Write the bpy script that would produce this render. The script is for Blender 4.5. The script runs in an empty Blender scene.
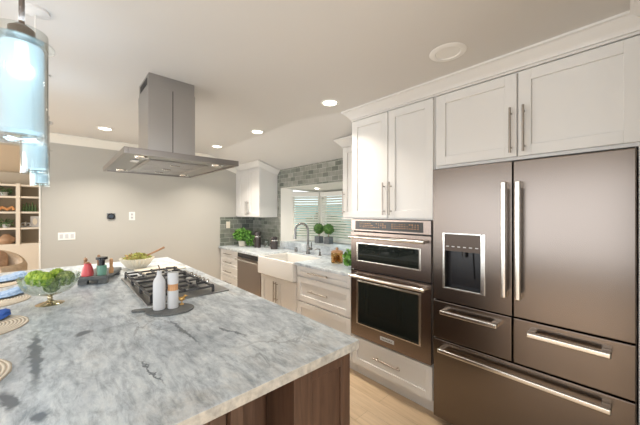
import bpy, bmesh, math, random
from mathutils import Vector, Matrix
random.seed(7)
PI = math.pi
SC = bpy.context.scene
COL = SC.collection

# ------------------------------------------------------------------ camera, world, lights, exposure
cam_d = bpy.data.cameras.new('camera'); cam_d.lens = 16.0; cam_d.sensor_width = 36.0
cam_d.clip_start = 0.05; cam_d.clip_end = 200
cam = bpy.data.objects.new('camera', cam_d); COL.objects.link(cam)
cam.location = (0, 0, 1.46); cam.rotation_euler = (PI/2, 0, -math.atan(263/284.4))
SC.camera = cam

W = bpy.data.worlds.new('world'); SC.world = W; W.use_nodes = True
bgn = W.node_tree.nodes['Background']
bgn.inputs[0].default_value = (0.93, 0.97, 1.0, 1); bgn.inputs[1].default_value = 1.6

SC.view_settings.view_transform = 'Standard'; SC.view_settings.look = 'None'
SC.view_settings.exposure = 0.12; SC.view_settings.gamma = 1.0
SC.view_settings.use_curve_mapping = False

def area(name, loc, rot, sx, sy, power, col, shape='RECTANGLE', spread=PI):
    l = bpy.data.lights.new(name, 'AREA'); l.shape = shape; l.size = sx; l.size_y = sy
    l.energy = power; l.color = col; l.spread = spread
    o = bpy.data.objects.new(name, l); COL.objects.link(o); o.location = loc; o.rotation_euler = rot
    return o
# added fill lamps, out of view, at the rear and side openings of the room
area('rear_fill', (-0.6, -3.1, 1.35), (PI/2, 0, 0), 4.2, 2.1, 92, (0.93, 0.97, 1.0))
area('side_fill', (-4.4, 1.2, 1.4), (PI/2, 0, -PI/2), 5.0, 2.2, 78, (0.90, 0.95, 1.0))
area('living_fill', (-4.8, 7.0, 1.5), (PI/2, 0, -PI/2), 3.0, 1.8, 170, (1.0, 0.95, 0.88))  # added lamp, unseen, so the living room looks warmly lit

# ------------------------------------------------------------------ materials
MATS = {}
def mat(name, col, rough=0.5, metal=0.0, **kw):
    m = bpy.data.materials.new(name); m.use_nodes = True
    b = m.node_tree.nodes['Principled BSDF']
    b.inputs['Base Color'].default_value = (*col, 1); b.inputs['Roughness'].default_value = rough
    b.inputs['Metallic'].default_value = metal
    for k, v in kw.items():
        b.inputs[k.replace('_', ' ')].default_value = v
    MATS[name] = m
    return m
def nd(m, t, **kw):
    n = m.node_tree.nodes.new(t)
    for k, v in kw.items(): setattr(n, k, v)
    return n
def lk(m, a, b): m.node_tree.links.new(a, b)
def bsdf(m): return m.node_tree.nodes['Principled BSDF']
def coords(m, scale=(1, 1, 1), rot=(0, 0, 0)):
    tc = nd(m, 'ShaderNodeTexCoord'); mp = nd(m, 'ShaderNodeMapping')
    mp.inputs['Scale'].default_value = scale; mp.inputs['Rotation'].default_value = rot
    lk(m, tc.outputs['Object'], mp.inputs[0]); return mp.outputs[0]
def noise(m, vec, scale, detail=4, rough=0.55, dist=0.0):
    n = nd(m, 'ShaderNodeTexNoise'); lk(m, vec, n.inputs['Vector'])
    n.inputs['Scale'].default_value = scale; n.inputs['Detail'].default_value = detail
    n.inputs['Roughness'].default_value = rough; n.inputs['Distortion'].default_value = dist
    return n.outputs['Fac']
def ramp(m, fac, stops):
    r = nd(m, 'ShaderNodeValToRGB'); lk(m, fac, r.inputs[0])
    e = r.color_ramp.elements
    while len(e) < len(stops): e.new(0.5)
    for i, (p, c) in enumerate(stops):
        e[i].position = p; e[i].color = (*c, 1) if len(c) == 3 else c
    return r.outputs[0]
def mixc(m, fac, a, b, mode='MIX'):
    x = nd(m, 'ShaderNodeMix', data_type='RGBA', blend_type=mode)
    if isinstance(fac, float): x.inputs[0].default_value = fac
    else: lk(m, fac, x.inputs[0])
    for s, v in ((6, a), (7, b)):
        if isinstance(v, tuple): x.inputs[s].default_value = (*v, 1)
        else: lk(m, v, x.inputs[s])
    return x.outputs[2]
def bump(m, h, strength=0.2, dist=0.01):
    b = nd(m, 'ShaderNodeBump'); b.inputs['Strength'].default_value = strength
    b.inputs['Distance'].default_value = dist
    lk(m, h, b.inputs['Height']); lk(m, b.outputs[0], bsdf(m).inputs['Normal'])

m = mat('wall_paint', (0.47, 0.455, 0.415), 0.85); bump(m, noise(m, coords(m), 180, 3), 0.06, 0.003)
m = mat('ceiling_paint', (0.68, 0.665, 0.645), 0.9); bump(m, noise(m, coords(m), 120, 3), 0.08, 0.003)
mat('trim_paint', (0.78, 0.76, 0.70), 0.45)
mat('cabinet_white', (0.75, 0.735, 0.71), 0.38)
mat('cream_wood', (0.80, 0.74, 0.64), 0.5)
mat('tan_back', (0.36, 0.30, 0.22), 0.7)
mat('living_paint', (0.60, 0.53, 0.43), 0.85)
mat('nickel', (0.40, 0.36, 0.32), 0.3, 1.0)
mat('chrome', (0.78, 0.75, 0.70), 0.2, 1.0)
mat('black_gap', (0.012, 0.011, 0.01), 0.5)
mat('black_plastic', (0.012, 0.012, 0.014), 0.25)
mat('black_glass', (0.012, 0.016, 0.014), 0.04)
mat('white_plastic', (0.85, 0.84, 0.81), 0.35)
mat('fireclay', (0.70, 0.68, 0.64), 0.12)
mat('white_matte', (0.58, 0.58, 0.585), 0.45)

def steel(name, col, rough, stretch=(300, 1.5, 300)):
    m = mat(name, col, rough, 1.0)
    v = coords(m, stretch)
    n = noise(m, v, 1.0, 3)
    bump(m, n, 0.004, 0.0005)
    r = nd(m, 'ShaderNodeMapRange'); lk(m, n, r.inputs[0])
    r.inputs[3].default_value = rough - 0.01; r.inputs[4].default_value = rough + 0.015
    lk(m, r.outputs[0], bsdf(m).inputs['Roughness'])
    bsdf(m).inputs['Anisotropic'].default_value = 0.5
    return m
steel('dark_steel', (0.205, 0.172, 0.150), 0.25, (300, 2, 300))
steel('oven_steel', (0.25, 0.205, 0.183), 0.26, (300, 2, 300))
steel('dishwasher_steel', (0.36, 0.31, 0.28), 0.28, (300, 2, 300))
steel('hood_steel', (0.40, 0.385, 0.37), 0.33, (200, 200, 2))
steel('hood_edge_steel', (0.25, 0.23, 0.215), 0.3, (2, 2, 300))
steel('cooktop_steel', (0.30, 0.30, 0.295), 0.34, (2, 300, 2))
mat('cast_iron', (0.06, 0.06, 0.062), 0.45, 0.4)
mat('faucet_steel', (0.24, 0.235, 0.225), 0.25, 1.0)

# marble
def marble(name, tint=1.0, island=False):
    m = mat(name, (0.7, 0.7, 0.7), 0.34)
    tc = nd(m, 'ShaderNodeTexCoord'); mp = nd(m, 'ShaderNodeMapping')
    mp.inputs['Rotation'].default_value = (0, 0, 0.5); mp.inputs['Scale'].default_value = (1.0, 0.55, 1)
    lk(m, tc.outputs['Object'], mp.inputs[0]); v = mp.outputs[0]
    base = ramp(m, noise(m, v, 3.2, 9, 0.68, 0.6), [(0.28, (0.28, 0.31, 0.34)), (0.42, (0.45, 0.475, 0.50)), (0.52, (0.62, 0.64, 0.65)), (0.60, (0.56, 0.56, 0.555)), (0.72, (0.44, 0.41, 0.37))])
    fine = ramp(m, noise(m, v, 30, 8, 0.75, 0.4), [(0.30, (0.45, 0.48, 0.51)), (0.46, (0.88, 0.9, 0.91)), (0.6, (1.12, 1.1, 1.08)), (0.75, (0.95, 0.91, 0.86))])
    c = mixc(m, 0.6, base, fine, 'MULTIPLY')
    v3 = coords(m, (4.0, 1.0, 1), (0, 0, 0.18)); st = ramp(m, noise(m, v3, 9, 9, 0.74, 0.45), [(0.36, (0.42, 0.45, 0.49)), (0.5, (0.95, 0.97, 0.98)), (0.64, (1.22, 1.2, 1.17))])
    c = mixc(m, 0.7, c, st, 'MULTIPLY')
    # veins: narrow band of a distorted noise
    vein = ramp(m, noise(m, v, 3.3, 6, 0.6, 1.6), [(0.47, (0, 0, 0)), (0.497, (1, 1, 1)), (0.503, (1, 1, 1)), (0.53, (0, 0, 0))])
    vm = ramp(m, noise(m, v, 1.7, 3), [(0.5, (0, 0, 0)), (0.62, (0.75, 0.75, 0.75))])
    c = mixc(m, mixc(m, 1.0, vein, vm, 'MULTIPLY'), c, (0.22, 0.235, 0.25))
    c = mixc(m, 1.0, c, (0.96, 0.99, 1.01), 'MULTIPLY')
    if island:
        # the dark mineral streaks of this slab
        for (x0, y0, x1, y1, w) in STREAKS:
            sp = nd(m, 'ShaderNodeSeparateXYZ'); nz = nd(m, 'ShaderNodeTexNoise')
            nz.inputs['Scale'].default_value = 30; nz.inputs['Detail'].default_value = 5
            lk(m, tc.outputs['Object'], nz.inputs['Vector'])
            off = nd(m, 'ShaderNodeVectorMath', operation='MULTIPLY_ADD')
            lk(m, nz.outputs['Color'], off.inputs[0]); off.inputs[1].default_value = (0.05, 0.05, 0)
            off.inputs[2].default_value = (-0.025, -0.025, 0)
            ad = nd(m, 'ShaderNodeVectorMath', operation='ADD')
            lk(m, tc.outputs['Object'], ad.inputs[0]); lk(m, off.outputs[0], ad.inputs[1])
            d = Vector((x1-x0, y1-y0, 0)); L = d.length; a = math.atan2(d.y, d.x)
            mp2 = nd(m, 'ShaderNodeMapping', vector_type='TEXTURE')
            mp2.inputs['Location'].default_value = ((x0+x1)/2, (y0+y1)/2, 0)
            mp2.inputs['Rotation'].default_value = (0, 0, a); mp2.inputs['Scale'].default_value = (L/2, w*1.25, 1)
            lk(m, ad.outputs[0], mp2.inputs[0])
            ab = nd(m, 'ShaderNodeVectorMath', operation='MULTIPLY'); ab.inputs[1].default_value = (1, 1, 0)
            lk(m, mp2.outputs[0], ab.inputs[0])
            ln = nd(m, 'ShaderNodeVectorMath', operation='LENGTH'); lk(m, ab.outputs[0], ln.inputs[0])
            k = ramp(m, ln.outputs['Value'], [(0.55, (0.92, 0.92, 0.92)), (1.25, (0, 0, 0))])
            c = mixc(m, k, c, (0.10, 0.12, 0.14))
    if island:
        # the chiselled rim of the slab is unpolished, tan and rougher
        ge = nd(m, 'ShaderNodeNewGeometry'); sn = nd(m, 'ShaderNodeSeparateXYZ'); lk(m, ge.outputs['Normal'], sn.inputs[0])
        ed = ramp(m, sn.outputs['Z'], [(0.3, (0.75, 0.75, 0.75)), (0.6, (0, 0, 0))])
        c = mixc(m, ed, c, mixc(m, 1.0, (0.50, 0.43, 0.33), ramp(m, noise(m, coords(m), 45, 5), [(0.35, (0.55, 0.55, 0.55)), (0.65, (1, 1, 1))]), 'MULTIPLY'))
    lk(m, c, bsdf(m).inputs['Base Color'])
    return m
STREAKS = [(-0.075, 1.90, -0.045, 1.18, 0.017), (0.055, 1.64, 0.115, 1.70, 0.026), (0.42, 1.62, 0.435, 1.17, 0.008), (0.22, 1.25, 0.25, 0.98, 0.004), (-0.12, 1.30, -0.09, 1.13, 0.016), (-0.04, 1.10, -0.03, 1.03, 0.015), (0.55, 1.35, 0.62, 1.12, 0.006)]
marble('island_marble', island=True)
marble('run_marble')
m = MATS['run_marble']

# oak floor
m = mat('oak_floor', (0.5, 0.36, 0.22), 0.38)
v = coords(m, (1, 1, 1), (0, 0, PI/2))
br = nd(m, 'ShaderNodeTexBrick'); lk(m, v, br.inputs['Vector'])
br.inputs['Scale'].default_value = 1.0; br.inputs['Brick Width'].default_value = 1.3; br.inputs['Row Height'].default_value = 0.14
br.inputs['Mortar Size'].default_value = 0.0012; br.offset = 0.37
br.inputs['Color1'].default_value = (0.66, 0.50, 0.33, 1); br.inputs['Color2'].default_value = (0.73, 0.57, 0.395, 1)
br.inputs['Mortar'].default_value = (0.40, 0.29, 0.19, 1)
gr = ramp(m, noise(m, coords(m, (14, 1.2, 1)), 2.2, 6, 0.6, 1.0), [(0.3, (0.78, 0.74, 0.68)), (0.55, (1, 1, 1)), (0.75, (1.08, 1.05, 1.0))])
lk(m, mixc(m, 0.8, br.outputs['Color'], gr, 'MULTIPLY'), bsdf(m).inputs['Base Color'])

# dark stained wood
m = mat('dark_wood', (0.12, 0.06, 0.04), 0.35)
g = ramp(m, noise(m, coords(m, (18, 18, 1.4)), 2.0, 6, 0.6, 0.8), [(0.3, (0.055, 0.027, 0.016)), (0.6, (0.095, 0.050, 0.030)), (0.8, (0.13, 0.072, 0.045))])
lk(m, g, bsdf(m).inputs['Base Color'])
def wood(name, a, b):
    m = mat(name, a, 0.45)
    g = ramp(m, noise(m, coords(m, (60, 60, 8)), 2.0, 4, 0.6, 0.8), [(0.3, a), (0.7, b)])
    lk(m, g, bsdf(m).inputs['Base Color']); return m
wood('honey_wood', (0.48, 0.22, 0.09), (0.68, 0.38, 0.18))
wood('brown_wood', (0.26, 0.13, 0.06), (0.42, 0.24, 0.12))

# glass tile
def tile(name, rot):
    m = mat(name, (0.3, 0.33, 0.3), 0.12)
    v = coords(m, (1, 1, 1), rot)
    br = nd(m, 'ShaderNodeTexBrick'); lk(m, v, br.inputs['Vector'])
    br.inputs['Scale'].default_value = 1.0; br.inputs['Brick Width'].default_value = 0.15; br.inputs['Row Height'].default_value = 0.0745
    br.inputs['Mortar Size'].default_value = 0.0028; br.inputs['Bias'].default_value = 0.0
    br.inputs['Color1'].default_value = (0.10, 0.118, 0.095, 1); br.inputs['Color2'].default_value = (0.25, 0.255, 0.22, 1)
    br.inputs['Mortar'].default_value = (0.42, 0.42, 0.38, 1)
    n = ramp(m, noise(m, v, 9, 3), [(0.3, (0.75, 0.8, 0.75)), (0.7, (1.15, 1.15, 1.15))])
    lk(m, mixc(m, 0.7, br.outputs['Color'], n, 'MULTIPLY'), bsdf(m).inputs['Base Color'])
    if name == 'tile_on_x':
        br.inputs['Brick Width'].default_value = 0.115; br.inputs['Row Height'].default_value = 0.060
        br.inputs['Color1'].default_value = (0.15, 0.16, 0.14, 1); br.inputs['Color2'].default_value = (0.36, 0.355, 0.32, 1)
    inv = nd(m, 'ShaderNodeMath', operation='SUBTRACT'); inv.inputs[0].default_value = 1.0
    lk(m, br.outputs['Fac'], inv.inputs[1]); bump(m, inv.outputs[0], 0.5, 0.004)
    return m
tile('tile_on_x', (0, 0, 0))      # for surfaces seen along X, mapping swapped below
tile('tile_on_y', (0, 0, 0))
for nm, order in (('tile_on_x', ('Y', 'Z')), ('tile_on_y', ('X', 'Z'))):
    m = MATS[nm]; nt = m.node_tree
    tc = [n for n in nt.nodes if n.type == 'TEX_COORD'][0]; mp = [n for n in nt.nodes if n.type == 'MAPPING'][0]
    s = nd(m, 'ShaderNodeSeparateXYZ'); c = nd(m, 'ShaderNodeCombineXYZ')
    lk(m, tc.outputs['Object'], s.inputs[0]); lk(m, s.outputs[order[0]], c.inputs[0]); lk(m, s.outputs[order[1]], c.inputs[1])
    lk(m, c.outputs[0], mp.inputs[0])

# glass
def glass(name, col=(1, 1, 1), rough=0.0, ior=1.45):
    m = mat(name, col, rough); b = bsdf(m)
    b.inputs['Transmission Weight'].default_value = 1.0; b.inputs['IOR'].default_value = ior
    return m
glass('clear_glass', (0.95, 1.0, 0.98)); glass('window_glass', (0.97, 1.0, 0.99), 0, 1.05); glass('amber_glass', (0.85, 0.62, 0.35), 0.05, 1.2)
def thin_glass(name, col, mixv):
    m = bpy.data.materials.new(name); m.use_nodes = True; MATS[name] = m
    nt = m.node_tree; nt.nodes.clear()
    out = nt.nodes.new('ShaderNodeOutputMaterial'); mx = nt.nodes.new('ShaderNodeMixShader')
    tr = nt.nodes.new('ShaderNodeBsdfTransparent'); gl = nt.nodes.new('ShaderNodeBsdfGlossy')
    lw = nt.nodes.new('ShaderNodeLayerWeight'); lw.inputs[0].default_value = mixv
    tr.inputs[0].default_value = (*col, 1); gl.inputs['Roughness'].default_value = 0.03
    nt.links.new(lw.outputs['Facing'], mx.inputs[0]); nt.links.new(tr.outputs[0], mx.inputs[1])
    nt.links.new(gl.outputs[0], mx.inputs[2]); nt.links.new(mx.outputs[0], out.inputs[0])
thin_glass('thin_glass', (0.92, 0.95, 0.95), 0.28)
thin_glass('bowl_glass', (0.93, 0.96, 0.94), 0.14)
thin_glass('pane_glass', (0.93, 1.0, 0.99), 0.1)

def emit(name, col, strength, base=(0.8, 0.8, 0.8)):
    m = mat(name, base, 0.4); b = bsdf(m)
    b.inputs['Emission Color'].default_value = (*col, 1); b.inputs['Emission Strength'].default_value = strength
emit('lamp_lens', (1.0, 0.93, 0.82), 7.0)
emit('pendant_opal', (0.50, 0.70, 0.84), 0.18, (0.72, 0.80, 0.84))
emit('pendant_bulb', (0.75, 0.92, 1.0), 11.0)
bsdf(MATS['pendant_opal']).inputs['Roughness'].default_value = 0.2
bsdf(MATS['pendant_opal']).inputs['Transmission Weight'].default_value = 0.35
bsdf(MATS['pendant_opal']).inputs['IOR'].default_value = 1.1
emit('display_glow', (0.45, 0.6, 0.75), 0.02, (0.02, 0.03, 0.045))

def vary(name, a, b, scale, rough=0.6, detail=3):
    m = mat(name, a, rough)
    lk(m, ramp(m, noise(m, coords(m), scale, detail), [(0.35, a), (0.65, b)]), bsdf(m).inputs['Base Color'])
    return m
vary('artichoke_green', (0.09, 0.15, 0.035), (0.32, 0.37, 0.14), 60)
vary('bright_green', (0.12, 0.25, 0.015), (0.40, 0.52, 0.06), 60)
vary('leaf_green', (0.035, 0.15, 0.02), (0.20, 0.42, 0.07), 30)
vary('topiary_green', (0.04, 0.12, 0.02), (0.13, 0.26, 0.05), 50)
vary('dark_leaf', (0.05, 0.10, 0.04), (0.13, 0.22, 0.09), 40)
vary('salad_leaf', (0.30, 0.33, 0.05), (0.52, 0.52, 0.14), 60)
vary('salad_brown', (0.28, 0.14, 0.05), (0.50, 0.30, 0.12), 60)
vary('slate', (0.085, 0.09, 0.09), (0.14, 0.145, 0.14), 60, 0.6)
vary('pot_grey', (0.10, 0.11, 0.12), (0.16, 0.17, 0.18), 60, 0.6)
vary('hedge_green', (0.05, 0.13, 0.05), (0.16, 0.30, 0.12), 5, 0.8, 6)
vary('fabric_tan', (0.60, 0.49, 0.38), (0.68, 0.57, 0.45), 25, 0.9)
vary('pillow_tan', (0.36, 0.23, 0.15), (0.46, 0.31, 0.21), 25, 0.9)
mat('ivory', (0.80, 0.74, 0.62), 0.4)
mat('terracotta', (0.62, 0.30, 0.12), 0.6)
mat('basket_brown', (0.42, 0.27, 0.17), 0.8)
mat('red_enamel', (0.70, 0.10, 0.11), 0.35)
mat('green_enamel', (0.16, 0.33, 0.25), 0.35)
mat('panel_brown', (0.085, 0.06, 0.045), 0.35, 0.3)
mat('display_black', (0.022, 0.018, 0.015), 0.3)
mat('gilt_glass', (0.50, 0.42, 0.28), 0.08, 0.75)
mat('brass', (0.72, 0.45, 0.16), 0.3, 0.8)
mat('dark_tin', (0.05, 0.04, 0.038), 0.25)
mat('amber_liquid', (0.55, 0.30, 0.12), 0.4)
mat('bronze', (0.16, 0.13, 0.11), 0.35, 0.9)
mat('gravel', (0.55, 0.52, 0.48), 0.9)
mat('fence_paint', (0.36, 0.60, 0.60), 0.7)
m = mat('blind_slat', (0.72, 0.71, 0.64), 0.5)
m = mat('blue_cloth', (0.20, 0.36, 0.62), 0.9)
lk(m, ramp(m, noise(m, coords(m), 60, 3), [(0.35, (0.26, 0.40, 0.64)), (0.65, (0.48, 0.62, 0.80))]), bsdf(m).inputs['Base Color'])
m = mat('blue_cloth_dark', (0.03, 0.10, 0.38), 0.9)
m = mat('woven_straw', (0.6, 0.5, 0.38), 0.9)
tc = nd(m, 'ShaderNodeTexCoord'); wv = nd(m, 'ShaderNodeTexWave', wave_type='RINGS', rings_direction='SPHERICAL')
lk(m, tc.outputs['Object'], wv.inputs['Vector']); wv.inputs['Scale'].default_value = 24; wv.inputs['Distortion'].default_value = 0.5
c = ramp(m, wv.outputs['Fac'], [(0.15, (0.44, 0.36, 0.27)), (0.6, (0.74, 0.66, 0.54))])
lk(m, c, bsdf(m).inputs['Base Color']); bump(m, wv.outputs['Fac'], 0.6, 0.004)

# ------------------------------------------------------------------ mesh builder
class MB:
    def __init__(s): s.bm = bmesh.new()
    def box(s, x0, x1, y0, y1, z0, z1, bev=0.0, seg=2):
        t = bmesh.new()
        x0, x1 = sorted((x0, x1)); y0, y1 = sorted((y0, y1)); z0, z1 = sorted((z0, z1))
        bmesh.ops.create_cube(t, size=1.0)
        for v in t.verts:
            v.co = Vector(((x0+x1)/2 + v.co.x*(x1-x0), (y0+y1)/2 + v.co.y*(y1-y0), (z0+z1)/2 + v.co.z*(z1-z0)))
        if bev > 0:
            bev = min(bev, 0.45*min(x1-x0, y1-y0, z1-z0))
            bmesh.ops.bevel(t, geom=list(t.edges), offset=bev, segments=seg, affect='EDGES', profile=0.5)
        s.merge(t); return s
    def merge(s, t, M=None):
        me = bpy.data.meshes.new('tmp'); t.to_mesh(me); t.free()
        if M is not None: me.transform(M)
        s.bm.from_mesh(me); bpy.data.meshes.remove(me)
    def cyl(s, p0, p1, r0, r1=None, n=20, cap=True):
        p0 = Vector(p0); p1 = Vector(p1); r1 = r0 if r1 is None else r1
        d = (p1-p0); q = d.to_track_quat('Z', 'Y')
        rings = []
        for p, r in ((p0, r0), (p1, r1)):
            rings.append([s.bm.verts.new(p + q @ Vector((r*math.cos(2*PI*i/n), r*math.sin(2*PI*i/n), 0))) for i in range(n)])
        for i in range(n):
            j = (i+1) % n; s.bm.faces.new((rings[0][i], rings[0][j], rings[1][j], rings[1][i]))
        if cap:
            s.bm.faces.new(rings[0][::-1]); s.bm.faces.new(rings[1])
        return s
    def tube(s, pts, r, n=12, r_end=None):
        pts = [Vector(p) for p in pts]; rings = []
        up = Vector((0, 0, 1)); prev = None
        for i, p in enumerate(pts):
            a = pts[max(0, i-1)]; b = pts[min(len(pts)-1, i+1)]; d = (b-a).normalized()
            if prev is None:
                x = d.orthogonal().normalized()
            else:
                x = (prev - d*prev.dot(d)).normalized()
            prev = x; y = d.cross(x)
            rr = r if r_end is None else r + (r_end-r)*i/(len(pts)-1)
            rings.append([s.bm.verts.new(p + (x*math.cos(2*PI*k/n) + y*math.sin(2*PI*k/n))*rr) for k in range(n)])
        for a, b in zip(rings, rings[1:]):
            for k in range(n):
                j = (k+1) % n; s.bm.faces.new((a[k], a[j], b[j], b[k]))
        s.bm.faces.new(rings[0][::-1]); s.bm.faces.new(rings[-1]); return s
    def lathe(s, c, prof, n=32, wob=None):
        c = Vector(c); rings = []
        for (r, z) in prof:
            if r < 1e-5: rings.append([s.bm.verts.new(c + Vector((0, 0, z)))])
            else:
                rings.append([s.bm.verts.new(c + Vector((r*(wob(i/n, r, z) if wob else 1)*math.cos(2*PI*i/n), r*(wob(i/n, r, z) if wob else 1)*math.sin(2*PI*i/n), z))) for i in range(n)])
        for a, b in zip(rings, rings[1:]):
            if len(a) == 1 and len(b) == 1: continue
            for i in range(n):
                j = (i+1) % n
                if len(a) == 1: s.bm.faces.new((a[0], b[j], b[i]))
                elif len(b) == 1: s.bm.faces.new((a[i], a[j], b[0]))
                else: s.bm.faces.new((a[i], a[j], b[j], b[i]))
        return s
    def ball(s, c, r, sub=3, sc=(1, 1, 1), jit=0.0, rot=None):
        t = bmesh.new(); bmesh.ops.create_icosphere(t, subdivisions=sub, radius=r)
        for v in t.verts:
            if jit: v.co *= 1 + random.uniform(-jit, jit)
            v.co = Vector((v.co.x*sc[0], v.co.y*sc[1], v.co.z*sc[2]))
        M = Matrix.Translation(c)
        if rot: M = M @ rot
        s.merge(t, M); return s
    def prism(s, pts, z0, z1, axis='z', bev=0.0):
        """polygon extruded: axis z -> pts are (x,y); axis y -> pts are (x,z) and z0,z1 are y; axis x -> pts (y,z)"""
        t = bmesh.new()
        def P(p, h): return {'z': Vector((p[0], p[1], h)), 'y': Vector((p[0], h, p[1])), 'x': Vector((h, p[0], p[1]))}[axis]
        a = [t.verts.new(P(p, z0)) for p in pts]; b = [t.verts.new(P(p, z1)) for p in pts]
        t.faces.new(a[::-1]); t.faces.new(b)
        for i in range(len(pts)):
            j = (i+1) % len(pts); t.faces.new((a[i], a[j], b[j], b[i]))
        bmesh.ops.recalc_face_normals(t, faces=list(t.faces))
        if bev: bmesh.ops.bevel(t, geom=list(t.edges), offset=bev, segments=2, affect='EDGES', profile=0.5)
        s.merge(t); return s
    def loft(s, secs, closed=True, cap=True):
        rings = [[s.bm.verts.new(Vector(p)) for p in sec] for sec in secs]
        n = len(rings[0])
        for a, b in zip(rings, rings[1:]):
            for k in range(n if closed else n-1):
                j = (k+1) % n; s.bm.faces.new((a[k], a[j], b[j], b[k]))
        if cap: s.bm.faces.new(rings[0][::-1]); s.bm.faces.new(rings[-1])
        return s
    def quad(s, *p):
        s.bm.faces.new([s.bm.verts.new(Vector(q)) for q in p]); return s
    def leaf(s, base, d, up, L, w, fold=0.25):
        base = Vector(base); d = Vector(d).normalized(); side = d.cross(Vector(up))
        if side.length < 1e-3: side = d.orthogonal()
        side.normalize(); n = side.cross(d)
        p = [base, base + d*L*0.45 + side*w/2 + n*w*fold, base + d*L - n*L*0.15, base + d*L*0.45 - side*w/2 + n*w*fold, base + d*L*0.5]
        v = [s.bm.verts.new(q) for q in p]
        s.bm.faces.new((v[0], v[1], v[4])); s.bm.faces.new((v[1], v[2], v[4])); s.bm.faces.new((v[2], v[3], v[4])); s.bm.faces.new((v[3], v[0], v[4]))
        return s
    def xf(s, M):
        bmesh.ops.transform(s.bm, matrix=M, verts=list(s.bm.verts)); return s

ORG = {}
def _mesh(name, mb, material, smooth, org):
    bmesh.ops.recalc_face_normals(mb.bm, faces=list(mb.bm.faces))
    me = bpy.data.meshes.new(name); mb.bm.to_mesh(me); mb.bm.free()
    me.transform(Matrix.Translation(-org))
    me.materials.append(MATS[material])
    if smooth:
        me.polygons.foreach_set('use_smooth', [True]*len(me.polygons))
        me.set_sharp_from_angle(angle=math.radians(38))
    return me
def wn(o):
    m = o.modifiers.new('weighted_normal', 'WEIGHTED_NORMAL'); m.keep_sharp = True; m.weight = 80
def tag(o, label=None, cat=None, group=None, kind=None):
    if label: o['label'] = label
    if cat: o['category'] = cat
    if group: o['group'] = group
    if kind: o['kind'] = kind
    return o
def thing(name, loc, label, cat, group=None):
    o = bpy.data.objects.new(name, None); COL.objects.link(o); o.location = loc; o.empty_display_size = 0.05
    ORG[o.name] = Vector(loc); return tag(o, label, cat, group)
def part(name, mb, material, parent, label=None, smooth=True, kind=None):
    org = ORG[parent.name]
    o = bpy.data.objects.new(name, _mesh(name, mb, material, smooth, org)); COL.objects.link(o)
    o.parent = parent; ORG[o.name] = org
    if smooth: wn(o)
    return tag(o, label, kind=kind)
def solo(name, mb, material, loc, label, cat, group=None, smooth=True):
    loc = Vector(loc)
    o = bpy.data.objects.new(name, _mesh(name, mb, material, smooth, loc)); COL.objects.link(o)
    o.location = loc; ORG[o.name] = loc
    if smooth: wn(o)
    return tag(o, label, cat, group)
def struct(name, mb, material, parent=None, smooth=False, label=None):
    org = ORG[parent.name] if parent else Vector((0, 0, 0))
    o = bpy.data.objects.new(name, _mesh(name, mb, material, smooth, org)); COL.objects.link(o)
    if parent: o.parent = parent
    else: o['kind'] = 'structure'
    ORG[o.name] = org
    if label: o['label'] = label
    return o
def copy_tree(o, parent=None):
    c = o.copy(); COL.objects.link(c); c.parent = parent
    for ch in list(o.children): copy_tree(ch, c)
    return c

# ------------------------------------------------------------------ room shell
XW, YB, YR = 2.55, 4.50, -0.075      # window wall, back wall, return wall beside the fridge
def ceil(x, y=0.0):
    t = min(1, max(0, (y-1.72)/0.5)); t = t*t*(3-2*t); c = 1.87*(1-t)+1.73*t
    return 2.365 if x <= c else 2.365 + (2.12-2.365)*(x-c)/(XW-c)
CPX = [1.87, 1.95, 2.1, 2.3, XW]
mb = MB(); mb.box(-5, 4.0, -3.3, 10.2, -0.06, 0.0); struct('floor', mb, 'oak_floor')
mb = MB()
gx = [-4.6, 0.0, 1.4, 1.6, 1.68] + [1.70+0.02*k for k in range(12)] + [2.0, 2.2, 2.4, XW]; gy = [-3.3, 0, 1.5] + [1.72+0.05*k for k in range(11)] + [2.5, 3.5, YB]
gv = [[mb.bm.verts.new((x, y, ceil(x, y))) for y in gy] for x in gx]
for i in range(len(gx)-1):
    for j in range(len(gy)-1): mb.bm.faces.new((gv[i][j], gv[i][j+1], gv[i+1][j+1], gv[i+1][j]))
mb.box(-4.6, XW, -3.3, YB, 2.50, 2.62)
struct('ceiling', mb, 'ceiling_paint', smooth=True)
mb = MB(); mb.box(-5, 1.2, YB+0.12, 10.2, 2.37, 2.45); struct('ceiling_living_room', mb, 'living_paint')
mb = MB(); mb.box(-0.133, XW+0.15, YB, YB+0.12, 0, 2.62); mb.box(-5, -0.133, YB, YB+0.12, 2.20, 2.62); struct('wall_back', mb, 'wall_paint')
mb = MB(); mb.box(-0.149, -0.134, YB-0.012, YB+0.125, 0, 2.199, 0.003); struct('trim_1', mb, 'trim_paint')
# window wall with the opening of the bay
WY0, WY1, WZ0, WZ1 = 1.98, 3.648, 1.02, 1.84
mb = MB()
mb.box(XW, XW+0.12, -0.3, WY0, 0, 2.62); mb.box(XW, XW+0.12, WY1, YB, 0, 2.62)
mb.box(XW, XW+0.12, WY0, WY1, 0, WZ0-0.03); mb.box(XW, XW+0.12, WY0, WY1, WZ1+0.03, 2.62); struct('wall_window', mb, 'wall_paint')
mb = MB(); mb.box(1.0, XW, YR-0.12, YR, 0, 2.62); struct('wall_return', mb, 'wall_paint')
mb = MB()
mb.box(-5.0, -2.9, -3.35, -3.2, 0, 2.45); mb.box(1.6, 2.7, -3.35, -3.2, 0, 2.45); mb.box(-2.9, 1.6, -3.35, -3.2, 2.32, 2.45); struct('wall_rear', mb, 'wall_paint')
mb = MB()
mb.box(-4.72, -4.6, -3.2, -1.4, 0, 2.45); mb.box(-4.72, -4.6, 3.8, YB, 0, 2.45); mb.box(-4.72, -4.6, -1.4, 3.8, 2.38, 2.45); mb.box(-4.72, -4.6, -1.4, 3.8, 0, 0.3); struct('wall_side', mb, 'wall_paint')
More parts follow.
